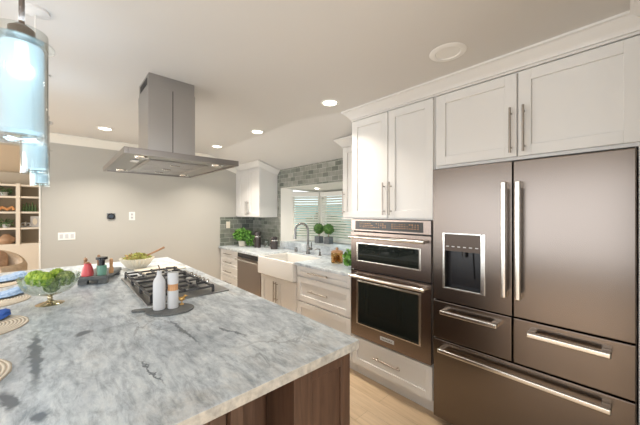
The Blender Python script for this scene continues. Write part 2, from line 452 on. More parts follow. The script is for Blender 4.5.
mb = MB(); mb.box(-5, 1.2, 9.5, 9.62, 0, 2.37); mb.box(1.2, 1.32, YB+0.12, 9.62, 0, 2.45); mb.box(-5.12, -5, 8.6, 9.62, 0, 2.45); mb.box(-5.12, -5, YB+0.12, 5.4, 0, 2.45); struct('wall_living_room', mb, 'living_paint')
# tiles
mb = MB(); mb.box(1.945, XW-0.008, YB-0.008, YB-0.0005, 0.917, 1.384); struct('wall_tile_back', mb, 'tile_on_y')
mb = MB()
mb.box(XW-0.008, XW-0.0005, WY1, YB-0.009, 0.917, 2.12); mb.box(XW-0.008, XW-0.0005, WY0, WY1, WZ1, 2.12); mb.box(XW-0.008, XW-0.0005, 1.70, WY0, 0.917, 2.12)
struct('wall_tile_window', mb, 'tile_on_x')
# bay window
BX = 2.978
bay = [(XW-0.004, WY1), (2.70, WY1-0.13), (BX, 3.22), (BX, 2.30), (2.70, 2.02), (XW-0.004, WY0)]
bout = [(XW-0.004, WY1+0.001), (2.72, WY1-0.06), (BX+0.10, 3.26), (BX+0.10, 2.26), (2.72, 1.96), (XW-0.004, WY0-0.001)]
mb = MB(); mb.prism(bout, WZ0-0.03, WZ0, 'z'); struct('trim_2', mb, 'run_marble', label='marble ledge of the bay window')
mb = MB(); mb.box(XW-0.02, XW-0.009, WY0+0.002, WY1-0.002, 0.917, WZ0); struct('trim_3', mb, 'run_marble')
# sloping soffit of the bay
mb = MB()
def bz(x): return WZ1 - (x-XW)*0.14
top = [Vector((x, y, bz(x))) for x, y in bout]; t2 = [Vector((x, y, 1.96)) for x, y in bout]
mb.loft([top, t2]); struct('ceiling_bay', mb, 'trim_paint')
# white returns of the recess and corner posts
mb = MB()
mb.prism([(XW-0.005, WY1), (XW+0.14, WY1-0.12), (XW+0.17, WY1-0.06), (XW+0.13, WY1+0.02)], WZ0, WZ1-0.005, 'z')
mb.prism([(XW-0.005, WY0), (XW+0.14, WY0+0.06), (XW+0.17, WY0+0.0), (XW+0.13, WY0-0.04)], WZ0, WZ1-0.005, 'z')
struct('trim_4', mb, 'trim_paint')
mb = MB(); mb.prism([(BX-0.02, 3.235), (BX+0.0, 3.17), (BX+0.06, 3.17), (BX+0.06, 3.26), (BX+0.02, 3.28)], WZ0, 1.80, 'z'); struct('trim_5', mb, 'trim_paint')

def window(n, a, b, z0, z1):
    """window between plan points a and b; outward is to the right of a->b"""
    a = Vector((*a, 0)); b = Vector((*b, 0)); L = (b-a).length; d = (b-a)/L
    ang = math.atan2(d.y, d.x); M = Matrix.Translation(a) @ Matrix.Rotation(ang, 4, 'Z')
    w = bpy.data.objects.new('window_%d' % n, None); COL.objects.link(w); w['kind'] = 'structure'; w.location = a; w.rotation_euler = (0, 0, ang); ORG[w.name] = Vector((0, 0, 0))
    mb = MB(); t = 0.045
    mb.box(0, t, 0.0, 0.05, z0, z1, 0.004); mb.box(L-t, L, 0, 0.05, z0, z1, 0.004)
    mb.box(t, L-t, 0, 0.05, z0, z0+t, 0.004); mb.box(t, L-t, 0, 0.05, z1-t, z1, 0.004)
    part('window_frame', mb, 'trim_paint', w)
    mb = MB(); mb.box(t, L-t, 0.02, 0.024, z0+t, z1-t); part('window_pane', mb, 'pane_glass', w)
    return a, ang, L
def blind(a, ang, L, z0, z1, label):
    r = thing('window_blind', (0, 0, 0), label, 'blind', 'slatted blinds in the bay window')
    mb = MB(); mb.box(0.02, L-0.02, -0.062, -0.02, z1-0.065, z1, 0.004); part('valance', mb, 'trim_paint', r)
    mb = MB(); z = z1-0.085; k = 0
    while z > z0+0.03:
        mb.prism([(-0.050, z-0.013), (-0.027, z+0.013), (-0.025, z+0.015), (-0.052, z-0.010)], 0.03, L-0.03, 'x'); z -= 0.037; k += 1
    part('slats', mb, 'blind_slat', r)
    mb = MB(); mb.box(0.03, L-0.03, -0.05, -0.026, z0+0.004, z0+0.022, 0.003); part('bottom_rail', mb, 'trim_paint', r)
    for f in (0.18, 0.82):
        mb = MB(); mb.cyl((L*f, -0.055, z0+0.02), (L*f, -0.055, z1-0.06), 0.0012, n=6); part('ladder_cord', mb, 'trim_paint', r)
    r.location = a; r.rotation_euler = (0, 0, ang)
w1 = window(1, (BX, 3.20), (2.664, 3.535), WZ0, 1.78)      # oblique side pane
w2 = window(2, (BX, 2.30), (BX, 3.17), WZ0, 1.77)
w3 = window(3, (2.70, 2.02), (BX-0.01, 2.29), WZ0, 1.77)
# outward must be +y in local frame: flip orientation where needed
for (n, w) in ((1, w1), (2, w2), (3, w3)):
    o = bpy.data.objects['window_%d' % n]
def flip(o, a, ang, L):
    d = Vector((math.cos(ang), math.sin(ang), 0)); na = a + d*L
    o.location = na; o.rotation_euler = (0, 0, ang+PI); return na, ang+PI, L
w1 = flip(bpy.data.objects['window_1'], *w1); w2 = flip(bpy.data.objects['window_2'], *w2); w3 = flip(bpy.data.objects['window_3'], *w3)
blind(*w1, WZ0+0.01, 1.765, 'white slatted blind on the oblique pane behind the tap')
blind(*w2, WZ0+0.01, 1.765, 'white slatted blind on the pane behind the two topiary balls')

# crown mouldings
PROF = [(0, 0), (0.14, 0), (0.18, 0.14), (0.34, 0.30), (0.62, 0.58), (0.80, 0.74), (0.86, 0.80), (1, 0.84), (1, 1), (0, 1)]
def crown(stations, p):
    """stations: (x, y, nx, ny, z0, z1) with mitred outward vector"""
    mb = MB(); mb.loft([[(x+nx*o*p, y+ny*o*p, z0+h*(z1-z0)) for o, h in PROF] for x, y, nx, ny, z0, z1 in stations]); return mb
g = -0.001
mb = crown([(x, YB-0.001, 0, -1, ceil(x, 4)-0.10, ceil(x, 4)+g) for x in (-4.5, 1.73, 2.0, 2.24)], 0.075)
struct('trim_6', mb, 'trim_paint', smooth=True, label='crown moulding along the back wall')
mb = crown([(2.02, 1.682, 0, 1, 2.287, 2.31), (1.943, 1.682, -1, 1, 2.287, 2.362), (1.943, YR+0.001, -1, 1, 2.287, 2.362), (1.05, YR+0.001, 0, 1, 2.287, 2.362)], 0.067)
struct('trim_7', mb, 'cabinet_white', smooth=True, label='crown moulding over the tall cabinets')

# ------------------------------------------------------------------ cabinetry helpers
def shaker(y0, y1, z0, z1, x, rail=0.06, th=0.019, ins=0.012):
    mb = MB(); b = 0.0015; y0 += 0.001; y1 -= 0.001; z0 += 0.001; z1 -= 0.001
    mb.box(x, x+th, y0, y0+rail, z0, z1, b, 1); mb.box(x, x+th, y1-rail, y1, z0, z1, b, 1)
    mb.box(x, x+th, y0+rail, y1-rail, z0, z0+rail, b, 1); mb.box(x, x+th, y0+rail, y1-rail, z1-rail, z1, b, 1)
    mb.box(x+ins, x+th-0.001, y0+rail-0.002, y1-rail+0.002, z0+rail-0.002, z1-rail+0.002)
    return mb
def pull(x, y0, z0, y1, z1, r=0.0062, off=0.03):
    mb = MB(); a = Vector((x-off, y0, z0)); b = Vector((x-off, y1, z1)); d = (b-a)
    mb.cyl(a, b, r, n=12)
    for t in (0.12, 0.88):
        p = a + d*t; mb.cyl(p, (x-0.0005, p.y, p.z), r*0.8, n=10)
    return mb
XD = 1.945     # door faces of the base run and of the tall cabinets
def door(par, y0, y1, z0, z1, x, hand=None, name='door', rail=0.06):
    d = part(name, shaker(y0, y1, z0, z1, x, rail), 'cabinet_white', par, smooth=True)
    if hand: part('handle', pull(x, *hand), 'nickel', d, 'brushed nickel bar pull')
    return d

# tall oven tower
t = thing('oven_tower_cabinet', (2.25, 1.31, 0), 'tall off-white cabinet that holds the double wall oven', 'cabinet')
XB = XD+0.0195
mb = MB()
def cprof(x0, z0, z1, x1=XW-0.010, y=0.0):
    pts = [(x0, z0), (x0, min(z1, ceil(x0, y)-0.004))]
    c = XW - (z1+0.004-2.12)*(XW-(1.87 if y < 2 else 1.73))/(2.365-2.12)
    if x0 < c < x1: pts.append((c, z1))
    pts += [(x1, min(z1, ceil(x1, y)-0.004)), (x1, z0)]
    return pts
mb.prism(cprof(XB, 1.405, 2.34), 0.925, 1.685, 'y'); mb.box(XB, XW-0.01, 0.925, 1.685, 0.10, 0.378)
mb.box(XB, XW-0.01, 0.925, 0.932, 0.378, 1.405); mb.box(XB, XW-0.01, 1.677, 1.685, 0.378, 1.405)
mb.box(2.02, XW-0.01, 0.925, 1.685, 0.001, 0.10)
mb.box(XD, XB, 0.925, 1.685, 2.274, 2.34)
part('carcass', mb, 'cabinet_white', t)
door(t, 0.930, 1.300, 1.415, 2.27, XD, (1.324-0.052, 1.44, 1.324-0.052, 1.70))
door(t, 1.306, 1.682, 1.415, 2.27, XD, (1.334, 1.44, 1.334, 1.70))
door(t, 0.935, 1.678, 0.125, 0.365, XD, (1.18, 0.255, 1.43, 0.255), 'drawer', 0.05)

# cabinet over the fridge
t = thing('fridge_top_cabinet', (2.25, 0.43, 1.765), 'wide off-white two-door cabinet bridging above the refrigerator', 'cabinet')
mb = MB(); mb.prism(cprof(XB, 1.766, 2.34), -0.070, 0.922, 'y'); mb.box(XD, XB, -0.070, 0.922, 2.274, 2.34); mb.box(XD, XB, -0.07, -0.052, 1.766, 2.274); part('carcass', mb, 'cabinet_white', t)
mb = MB(); mb.box(XD-0.01, XW-0.01, -0.070, -0.034, 0.001, 1.764, 0.002); part('side_panel', mb, 'cabinet_white', t)
door(t, 0.433, 0.905, 1.783, 2.268, XD, (0.462, 1.805, 0.462, 2.065))
door(t, -0.048, 0.427, 1.783, 2.268, XD, (0.398, 1.805, 0.398, 2.065))

# small wall cabinet beside the tower
t = thing('wall_cabinet', (2.385, 1.87, 1.40), 'narrow off-white wall cabinet squeezed between window and oven tower', 'cabinet', 'wall cabinets either side of the window')
XU = 2.22
mb = MB(); mb.prism(cprof(XU+0.0195, 1.405, 2.2, y=2.3), 1.69, 2.05, 'y'); part('carcass', mb, 'cabinet_white', t)
door(t, 1.693, 2.047, 1.41, 2.143, XU, (2.02, 1.44, 2.02, 1.68))
mb = crown([(XW-0.01, 2.05, 0, 1, 2.04, ceil(2.52, 3)-0.002), (XU, 2.05, -1, 1, 2.145, 2.229), (XU, 1.69, -1, 0, 2.145, 2.229)], 0.067); part('crown', mb, 'cabinet_white', t)
mb = MB(); mb.box(XU-0.01, XW-0.01, 1.69, 2.055, 1.388, 1.404, 0.003); part('light_rail', mb, 'cabinet_white', t)

t = thing('wall_cabinet', (2.385, 4.1, 1.385), 'off-white two-door wall cabinet above the potted herb', 'cabinet', 'wall cabinets either side of the window')
mb = MB(); mb.prism(cprof(XU+0.0195, 1.387, 2.2, y=4), 3.73, YB-0.010, 'y'); mb.box(XU, XU+0.0195, 4.42, YB-0.01, 1.40, 2.14); part('carcass', mb, 'cabinet_white', t)
door(t, 3.733, 4.085, 1.395, 2.14, XU, (4.060, 1.42, 4.060, 1.64))
door(t, 4.089, 4.417, 1.395, 2.14, XU, (4.115, 1.42, 4.115, 1.64))
mb = crown([(XW-0.01, 3.73, 0, -1, 2.04, ceil(2.54, 3)-0.003), (XU, 3.73, -1, -1, 2.145, 2.232), (XU, YB-0.08, -1, 0, 2.145, 2.232)], 0.067); part('crown', mb, 'cabinet_white', t)

# base run
def base_carcass(y0, y1, z1=0.884):
    mb = MB(); mb.box(XB, XW-0.01, y0, y1, 0.10, z1); mb.box(2.02, XW-0.01, y0, y1, 0.001, 0.10); return mb
t = thing('drawer_cabinet', (2.24, 4.18, 0), 'off-white base cabinet with a stack of small drawers left of the dishwasher', 'cabinet', 'base cabinets under the window counter')
t['label'] = 'off-white stack of shallow drawers between back wall and dishwasher'
part('carcass', base_carcass(3.885, 4.485), 'cabinet_white', t)
for z0, z1 in ((0.765, 0.880), (0.630, 0.757), (0.480, 0.622), (0.300, 0.472), (0.12, 0.292)):
    door(t, 3.89, 4.47, z0, z1, XD, (4.06, (z0+z1)/2, 4.30, (z0+z1)/2), 'drawer', 0.03)
t = thing('drawer_cabinet', (2.24, 2.09, 0), 'off-white base cabinet of three wide drawers between sink and oven tower', 'cabinet', 'base cabinets under the window counter')
part('carcass', base_carcass(1.69, 2.487), 'cabinet_white', t)
for z0, z1 in ((0.775, 0.880), (0.505, 0.765), (0.12, 0.495)):
    door(t, 1.695, 2.482, z0, z1, XD, (1.97, (z0+z1)/2+0.0, 2.26, (z0+z1)/2+0.0), 'drawer', 0.045 if z1 > 0.8 else 0.06)
t = thing('sink_cabinet', (2.24, 2.89, 0), 'off-white two-door base cabinet below the farmhouse sink', 'cabinet', 'base cabinets under the window counter')
part('carcass', base_carcass(2.49, 3.233, 0.683), 'cabinet_white', t)
door(t, 2.495, 2.872, 0.12, 0.677, XD, (2.848, 0.385, 2.848, 0.63))
door(t, 2.877, 3.229, 0.12, 0.677, XD, (2.901, 0.385, 2.901, 0.63))

# dishwasher
t = thing('dishwasher', (2.24, 3.585, 0), 'brown-toned stainless dishwasher between the drawers and the sink', 'dishwasher')
mb = MB(); mb.box(1.975, XW-0.02, 3.237, 3.883, 0.10, 0.878); part('body', mb, 'black_plastic', t)
mb = MB(); mb.box(1.938, 1.973, 3.240, 3.880, 0.12, 0.815, 0.004); d = part('door', mb, 'dishwasher_steel', t)
mb = MB(); mb.box(1.945, 1.973, 3.240, 3.880, 0.82, 0.876, 0.003); part('control_panel', mb, 'black_plastic', t, 'dark control strip')
mb = MB(); mb.cyl((1.895, 3.265, 0.79), (1.895, 3.855, 0.79), 0.011, n=16)
for y in (3.29, 3.83): mb.cyl((1.895, y, 0.79), (1.9375, y, 0.79), 0.009, n=12)
part('handle', mb, 'chrome', d, 'bright steel bar')
mb = MB(); mb.box(2.02, 2.04, 3.24, 3.88, 0.002, 0.098); part('toe_kick', mb, 'black_plastic', t)

# window countertop
mb = MB(); CX = 1.915
mb.box(CX, XW-0.0215, 3.235, YB-0.0095, 0.885, 0.915, 0.004); mb.box(CX, XW-0.0215, 1.688, 2.487, 0.885, 0.915, 0.004); mb.box(2.37, XW-0.0215, 2.47, 3.25, 0.885, 0.915)
solo('window_countertop', mb, 'run_marble', (2.2, 3.0, 0.885), 'pale grey marble worktop running below the bay window', 'countertop')
# farmhouse sink
SX0, SX1, SY0, SY1, SZ0, SZ1 = 1.897, 2.368, 2.490, 3.232, 0.688, 0.905
mb = MB(); w = 0.028
mb.box(SX0, SX0+w, SY0, SY1, SZ0, SZ1, 0.008, 3); mb.box(SX1-w, SX1, SY0, SY1, SZ0, SZ1, 0.008, 3)
mb.box(SX0+w*0.6, SX1-w*0.6, SY0, SY0+w, SZ0, SZ1-0.0003, 0.008, 3); mb.box(SX0+w*0.6, SX1-w*0.6, SY1-w, SY1, SZ0, SZ1-0.0003, 0.008, 3)
mb.box(SX0+w*0.5, SX1-w*0.5, SY0+w*0.5, SY1-w*0.5, SZ0+0.001, SZ0+0.02)
s = thing('farmhouse_sink', (2.13, 2.861, SZ0), 'white fireclay apron-front sink set below the bay window', 'sink')
part('basin', mb, 'fireclay', s)
mb = MB(); mb.lathe((2.16, 2.886, SZ0+0.0202), [(0, 0.004), (0.03, 0.004), (0.042, 0.0015), (0.044, 0)], 24); part('drain', mb, 'chrome', s)
# faucet
f = thing('kitchen_faucet', (2.44, 2.87, 0.915), 'brushed steel gooseneck pull-down faucet behind the sink', 'faucet')
mb = MB(); mb.lathe((2.44, 2.87, 0.9155), [(0, 0), (0.030, 0), (0.030, 0.008), (0.022, 0.016), (0.020, 0.10), (0.016, 0.115), (0, 0.115)], 24); part('base', mb, 'faucet_steel', f)
pts = [(2.44, 2.87, 1.02), (2.44, 2.87, 1.22)]
R_ = 0.085
for i in range(1, 13):
    a = PI*i/12; dx = -R_*(1-math.cos(a)); pts.append((2.44+dx*0.75, 2.87+(-dx)*0.66, 1.22+R_*math.sin(a)*1.1))
e = pts[-1]; pts.append((e[0], e[1], 1.20))
mb = MB(); mb.tube(pts, 0.0145, 14); part('spout', mb, 'faucet_steel', f)
mb = MB(); mb.cyl((e[0], e[1], 1.20), (e[0]-0.003, e[1]+0.003, 1.11), 0.0165, 0.022, n=16); part('spray_head', mb, 'faucet_steel', f)
mb = MB(); mb.cyl((2.44, 2.848, 0.985), (2.44, 2.80, 0.985), 0.016, n=16); mb.tube([(2.44, 2.81, 0.985), (2.425, 2.79, 1.03), (2.415, 2.775, 1.075)], 0.007, 10); part('lever', mb, 'faucet_steel', f)
for y, lab in ((3.13, 'short steel air-gap cap on the worktop under the oblique pane'),):
    mb = MB(); mb.lathe((2.44, y, 0.9155), [(0, 0), (0.022, 0), (0.022, 0.045), (0.018, 0.06), (0, 0.064)], 20); solo('air_gap_cap', mb, 'faucet_steel', (2.44, y, 0.9155), lab, 'tap fitting')
t = thing('soap_dispenser', (2.44, 2.64, 0.915), 'small steel soap pump beside the faucet', 'soap dispenser')
mb = MB(); mb.lathe((2.44, 2.64, 0.9155), [(0, 0), (0.021, 0), (0.021, 0.006), (0.014, 0.012), (0.013, 0.045), (0.006, 0.05), (0.006, 0.085), (0, 0.086)], 20); part('body', mb, 'faucet_steel', t)
mb = MB(); mb.tube([(2.44, 2.64, 0.995), (2.41, 2.655, 1.0), (2.38, 2.67, 0.99)], 0.006, 10); part('nozzle', mb, 'faucet_steel', t)

# ------------------------------------------------------------------ double wall oven
XO = 1.928
ov = thing('double_wall_oven', (2.2, 1.305, 0.379), 'built-in brown stainless double oven, small oven over large', 'oven')
mb = MB(); mb.box(XO+0.032, 2.48, 0.940, 1.672, 0.382, 1.402); part('body', mb, 'black_gap', ov)
mb = MB(); mb.box(XO, XO+0.030, 0.937, 1.675, 1.300, 1.402, 0.003); cp = part('control_panel', mb, 'oven_steel', ov)
mb = MB(); mb.box(XO-0.0025, XO-0.0002, 0.995, 1.625, 1.314, 1.388, 0.001); dsp = part('touch_display', mb, 'display_black', cp, 'black glass touch panel with tiny pale legends')
mb = MB()
for k in range(26):
    y = 1.03 + k*0.0215
    if 10 < k < 13: continue
    for z in (1.335, 1.350, 1.365):
        if random.random() < 0.8: mb.box(XO-0.0034, XO-0.0028, y, y+random.uniform(0.006, 0.014), z, z+0.0045)
part('legends', mb, 'terracotta', dsp, kind='stuff')
def oven_door(z0, z1, wz0, wz1, hz):
    mb = MB(); x1 = XO+0.030; Y0, Y1 = 0.937, 1.675; wy0, wy1 = 1.012, 1.612
    mb.box(XO, x1, Y0, wy0, z0, z1); mb.box(XO, x1, wy1, Y1, z0, z1)
    mb.box(XO, x1, wy0, wy1, z0, wz0); mb.box(XO, x1, wy0, wy1, wz1, z1)
    d = part('oven_door', mb, 'oven_steel', ov)
    t = 0.016; mb = MB(); xa = XO-0.003
    mb.box(xa, XO+0.01, wy0, wy0+t, wz0, wz1, 0.002); mb.box(xa, XO+0.01, wy1-t, wy1, wz0, wz1, 0.002)
    mb.box(xa, XO+0.01, wy0+t, wy1-t, wz0, wz0+t*0.7, 0.002); mb.box(xa, XO+0.01, wy0+t, wy1-t, wz1-t*0.7, wz1, 0.002)
    part('window_bezel', mb, 'chrome', d, 'polished frame round the oven window')
    mb = MB(); mb.box(XO+0.004, XO+0.008, wy0+t-0.001, wy1-t+0.001, wz0+t*0.7-0.001, wz1-t*0.7+0.001); part('window_pane', mb, 'black_glass', d, 'dark oven glass')
    mb = MB(); mb.cyl((XO-0.052, 0.962, hz), (XO-0.052, 1.650, hz), 0.013, n=18)
    for y in (0.985, 1.627): mb.box(XO-0.055, XO-0.0003, y-0.012, y+0.012, hz-0.011, hz+0.011, 0.004)
    part('handle', mb, 'chrome', d, 'round steel bar handle')
    return d
oven_door(0.965, 1.290, 1.035, 1.200, 1.250)
ld = oven_door(0.384, 0.955, 0.492, 0.872, 0.915)
mb = MB(); mb.box(XO-0.003, XO-0.0003, 1.235, 1.365, 0.428, 0.458, 0.001); bd = part('badge', mb, 'white_matte', ld, 'silver maker badge')
def text(s, size, loc, rot, material, parent, name='lettering', ext=0.0004):
    c = bpy.data.curves.new(name, 'FONT'); c.body = s; c.size = size; c.align_x = 'CENTER'; c.align_y = 'CENTER'; c.extrude = ext
    o = bpy.data.objects.new('tmp_text', c); COL.objects.link(o)
    bpy.context.view_layer.update()
    me = bpy.data.meshes.new_from_object(o); COL.objects.unlink(o); bpy.data.objects.remove(o)
    org = ORG[parent.name]
    me.transform(Matrix.Translation(Vector(loc)-org) @ rot); me.materials.clear(); me.materials.append(MATS[material]); me.name = name
    o = bpy.data.objects.new(name, me); COL.objects.link(o); o.parent = parent; return o
ROTX = Matrix.Rotation(-PI/2, 4, 'Z') @ Matrix.Rotation(PI/2, 4, 'X')   # upright text facing -X
text('KitchenAid', 0.021, (XO-0.0034, 1.30, 0.443), ROTX, 'black_plastic', bd)

# ------------------------------------------------------------------ refrigerator
XF = 1.92
fr = thing('refrigerator', (2.2, 0.447, 0), 'large five-door brown stainless refrigerator with ice dispenser', 'refrigerator')
mb = MB(); mb.box(XF+0.062, 2.52, -0.022, 0.915, 0.03, 1.745); part('body', mb, 'black_gap', fr)
def slab(y0, y1, z0, z1, name):
    mb = MB(); mb.box(XF, XF+0.055, y0, y1, z0, z1, 0.006, 3); return part(name, mb, 'dark_steel', fr)
# door with dispenser opening
dy0, dy1, dz0, dz1 = 0.590, 0.852, 0.950, 1.325
mb = MB(); x1 = XF+0.055
mb.box(XF, x1, 0.452, dy0, 0.865, 1.755); mb.box(XF, x1, dy1, 0.917, 0.865, 1.755)
mb.box(XF, x1, dy0, dy1, 0.865, dz0); mb.box(XF, x1, dy0, dy1, dz1, 1.755)
dl = part('door', mb, 'dark_steel', fr)
dr = slab(-0.029, 0.446, 0.863, 1.755, 'door')
d1 = slab(0.452, 0.917, 0.601, 0.857, 'drawer'); d2 = slab(-0.029, 0.446, 0.601, 0.857, 'drawer')
d3 = slab(-0.029, 0.917, 0.055, 0.594, 'drawer')
def bar(par, y0, z0, y1, z1):
    mb = MB(); X_ = XF-0.052
    if abs(y1-y0) < 0.01:
        mb.box(X_-0.011, X_+0.011, y0-0.013, y0+0.013, z0, z1, 0.006, 3)
        for z in (z0+0.0, z1-0.04): mb.box(X_+0.004, XF-0.0003, y0-0.013, y0+0.013, z, z+0.04, 0.005, 2)
    else:
        mb.box(X_-0.011, X_+0.011, y0, y1, z0-0.013, z0+0.013, 0.006, 3)
        for y in (y0, y1-0.035): mb.box(X_+0.004, XF-0.0003, y, y+0.035, z0-0.013, z0+0.013, 0.005, 2)
    h = part('handle', mb, 'chrome', par, 'bright steel bar handle')
    return h
bar(dl, 0.480, 0.975, 0.480, 1.635); bar(dr, 0.412, 0.975, 0.412, 1.635)
bar(d1, 0.513, 0.800, 0.846, 0.800); bar(d2, 0.050, 0.800, 0.372, 0.800); bar(d3, 0.050, 0.542, 0.862, 0.542)
mb = MB(); t_ = 0.014; xa = XF-0.004
mb.box(xa, XF+0.012, dy0, dy0+t_+0.012, dz0, dz1, 0.002); mb.box(xa, XF+0.012, dy1-t_, dy1, dz0, dz1, 0.002)
mb.box(xa, XF+0.012, dy0+t_, dy1-t_, dz0, dz0+0.010, 0.002); mb.box(xa, XF+0.012, dy0+t_, dy1-t_, dz1-0.010, dz1, 0.002)
part('dispenser_bezel', mb, 'chrome', dl, 'polished dispenser frame')
mb = MB(); a0, a1 = dy0+t_+0.011, dy1-t_+0.001
mb.box(XF+0.001, XF+0.03, a0, a1, 1.205, dz1-0.009); part('dispenser_panel', mb, 'panel_brown', dl, 'dark glass control panel')
mb = MB()
mb.box(XF+0.050, XF+0.054, a0, a1, dz0+0.008, 1.205); mb.box(XF+0.012, XF+0.054, a0, a0+0.004, dz0+0.008, 1.205); mb.box(XF+0.012, XF+0.054, a1-0.004, a1, dz0+0.008, 1.205)
mb.box(XF+0.004, XF+0.054, a0, a1, dz0+0.006, dz0+0.012)
part('dispenser_recess', mb, 'black_plastic', dl, 'black ice and water niche')
mb = MB(); mb.prism([(0.665, 1.03), (0.775, 1.03), (0.765, 1.20), (0.675, 1.20)], XF+0.036, XF+0.046, 'x'); mb.cyl((XF+0.03, 0.72, 1.204), (XF+0.03, 0.72, 1.17), 0.018, n=16)
part('dispenser_paddle', mb, 'black_plastic', dl)
mb = MB()
for k in range(6): mb.box(XF+0.0004, XF+0.0009, 0.63+k*0.036, 0.63+k*0.036+0.018, 1.232, 1.238)
part('dispenser_legends', mb, 'white_matte', dl)

# ------------------------------------------------------------------ island
IR = Matrix.Translation((0.955, 0.780, 0)) @ Matrix.Rotation(math.radians(-0.8), 4, 'Z') @ Matrix.Translation((-0.949, -0.777, 0))
mb = MB(); mb.prism([(-0.62, 0.777), (0.943, 0.777), (0.949, 0.783), (0.949, 3.83), (-0.62, 3.83)], 0.877, 0.915, 'z', 0.004)
mb.xf(IR); solo('island_countertop', mb, 'island_marble', (0, 0, 0.0), 'grey and white marble slab topping the big central island', 'countertop')
isl = thing('island_cabinet', (0.45, 2.3, 0), 'dark brown wooden island base under the marble slab', 'island')
FX = 0.917
def yshaker(x0, x1, z0, z1, y, rail=0.055, th=0.02, ins=0.012):
    mb = MB(); b = 0.002
    mb.box(x0, x0+rail, y, y+th, z0, z1, b, 1); mb.box(x1-rail, x1, y, y+th, z0, z1, b, 1)
    mb.box(x0+rail, x1-rail, y, y+th, z0, z0+rail, b, 1); mb.box(x0+rail, x1-rail, y, y+th, z1-rail, z1, b, 1)
    mb.box(x0+rail-0.002, x1-rail+0.002, y+ins, y+th-0.001, z0+rail-0.002, z1-rail+0.002); return mb
mb = MB(); mb.box(0.647, FX, 0.826, 3.79, 0.10, 0.875); mb.box(0.0, 0.404, 0.905, 3.79, 0.10, 0.875); mb.box(0.404, 0.646, 1.005, 3.79, 0.10, 0.875); mb.box(0.06, FX-0.06, 0.86, 3.74, 0.001, 0.10)
mb.xf(IR); part('carcass', mb, 'dark_wood', isl)
mb = yshaker(0.648, FX, 0.10, 0.875, 0.805); mb.xf(IR); part('end_panel', mb, 'dark_wood', isl)
mb = MB(); mb.box(0.612, 0.646, 0.797, 0.983, 0.0015, 0.875, 0.003); mb.xf(IR); part('post', mb, 'dark_wood', isl)
mb = yshaker(0.452, 0.645, 0.10, 0.875, 0.984, 0.02); mb.xf(IR); part('end_panel', mb, 'dark_wood', isl)
mb = MB(); mb.box(0.405, 0.449, 0.86, 0.983, 0.0015, 0.875, 0.003); mb.xf(IR); part('post', mb, 'dark_wood', isl)
mb = yshaker(0.0, 0.402, 0.10, 0.875, 0.884); mb.xf(IR); part('end_panel', mb, 'dark_wood', isl)
for k in range(6):
    y0 = 0.83 + k*0.49
    mb = MB(); b = 0.002; x0 = FX+0.0005; x1_ = FX+0.02; r = 0.055; ya, yb_, za, zb = y0, y0+0.483, 0.12, 0.85
    mb.box(x0, x1_, ya, ya+r, za, zb, b, 1); mb.box(x0, x1_, yb_-r, yb_, za, zb, b, 1); mb.box(x0, x1_, ya+r, yb_-r, za, za+r, b, 1); mb.box(x0, x1_, ya+r, yb_-r, zb-r, zb, b, 1); mb.box(x0, x0+0.008, ya+r, yb_-r, za+r, zb-r)
    mb.xf(IR); part('door', mb, 'dark_wood', isl)

# cooktop
CT = (0.382, 0.884, 1.885, 2.80)
ck = thing('gas_cooktop', (0.63, 2.34, 0.9155), 'stainless gas cooktop with black cast-iron grates set in the island', 'cooktop')
ZC = 0.9155
mb = MB(); mb.box(CT[0], CT[1], CT[2], CT[3], ZC, ZC+0.009, 0.004); part('deck', mb, 'cooktop_steel', ck)
for (x, y, r) in ((0.50, 2.06, 0.045), (0.70, 2.06, 0.036), (0.59, 2.345, 0.058), (0.50, 2.63, 0.036), (0.70, 2.63, 0.045)):
    mb = MB(); mb.lathe((x, y, ZC+0.0092), [(0, 0), (r*1.25, 0), (r*1.2, 0.006), (r, 0.010), (r, 0.016), (r*0.6, 0.018), (0, 0.018)], 24)
    b = part('burner', mb, 'cooktop_steel', ck)
    mb = MB(); mb.lathe((x, y, ZC+0.0275), [(0, 0), (r*0.85, 0), (r*0.88, 0.004), (r*0.8, 0.009), (0, 0.010)], 24); part('burner_cap', mb, 'cast_iron', b)
for k in range(3):
    y0 = 1.905 + k*0.293; y1 = y0+0.287; x0, x1g = 0.402, 0.785; zt = ZC+0.052; h = 0.012
    mb = MB(); w = 0.0075
    for x in (x0, x1g-2*w): mb.box(x, x+2*w, y0, y1, zt-h, zt, 0.003)
    for y in (y0, y1-2*w): mb.box(x0, x1g, y, y+2*w, zt-h, zt, 0.003)
    cs = [((x0+x1g)/2-0.095, (y0+y1)/2), ((x0+x1g)/2+0.095, (y0+y1)/2)] if k != 1 else [((x0+x1g)/2, (y0+y1)/2)]
    xm = (x0+x1g)/2
    if k != 1: mb.box(xm-w, xm+w, y0, y1, zt-h, zt, 0.003)
    for (cx, cy) in cs:
        rx = 0.095 if k != 1 else 0.19
        for a, b in (((cx-rx, cy), (cx-0.03, cy)), ((cx+0.03, cy), (cx+rx, cy))):
            mb.box(a[0], b[0], cy-w, cy+w, zt-h, zt+0.003, 0.003)
        for a, b in ((y0, cy-0.03), (cy+0.03, y1)):
            mb.box(cx-w, cx+w, a, b, zt-h, zt+0.003, 0.003)
    for x in (x0, x1g-2*w):
        for y in (y0, y1-2*w): mb.box(x, x+2*w, y, y+2*w, ZC+0.0093, zt-h+0.002)
    # pronounced finger ends
    for x in (x0+0.01, xm, x1g-0.01):
        for y in (y0+0.012, y1-0.012): mb.prism([(x-0.012, zt-0.002), (x+0.012, zt-0.002), (x+0.004, zt+0.008), (x-0.004, zt+0.008)], y-0.006, y+0.006, 'y')
    part('grate', mb, 'cast_iron', ck)
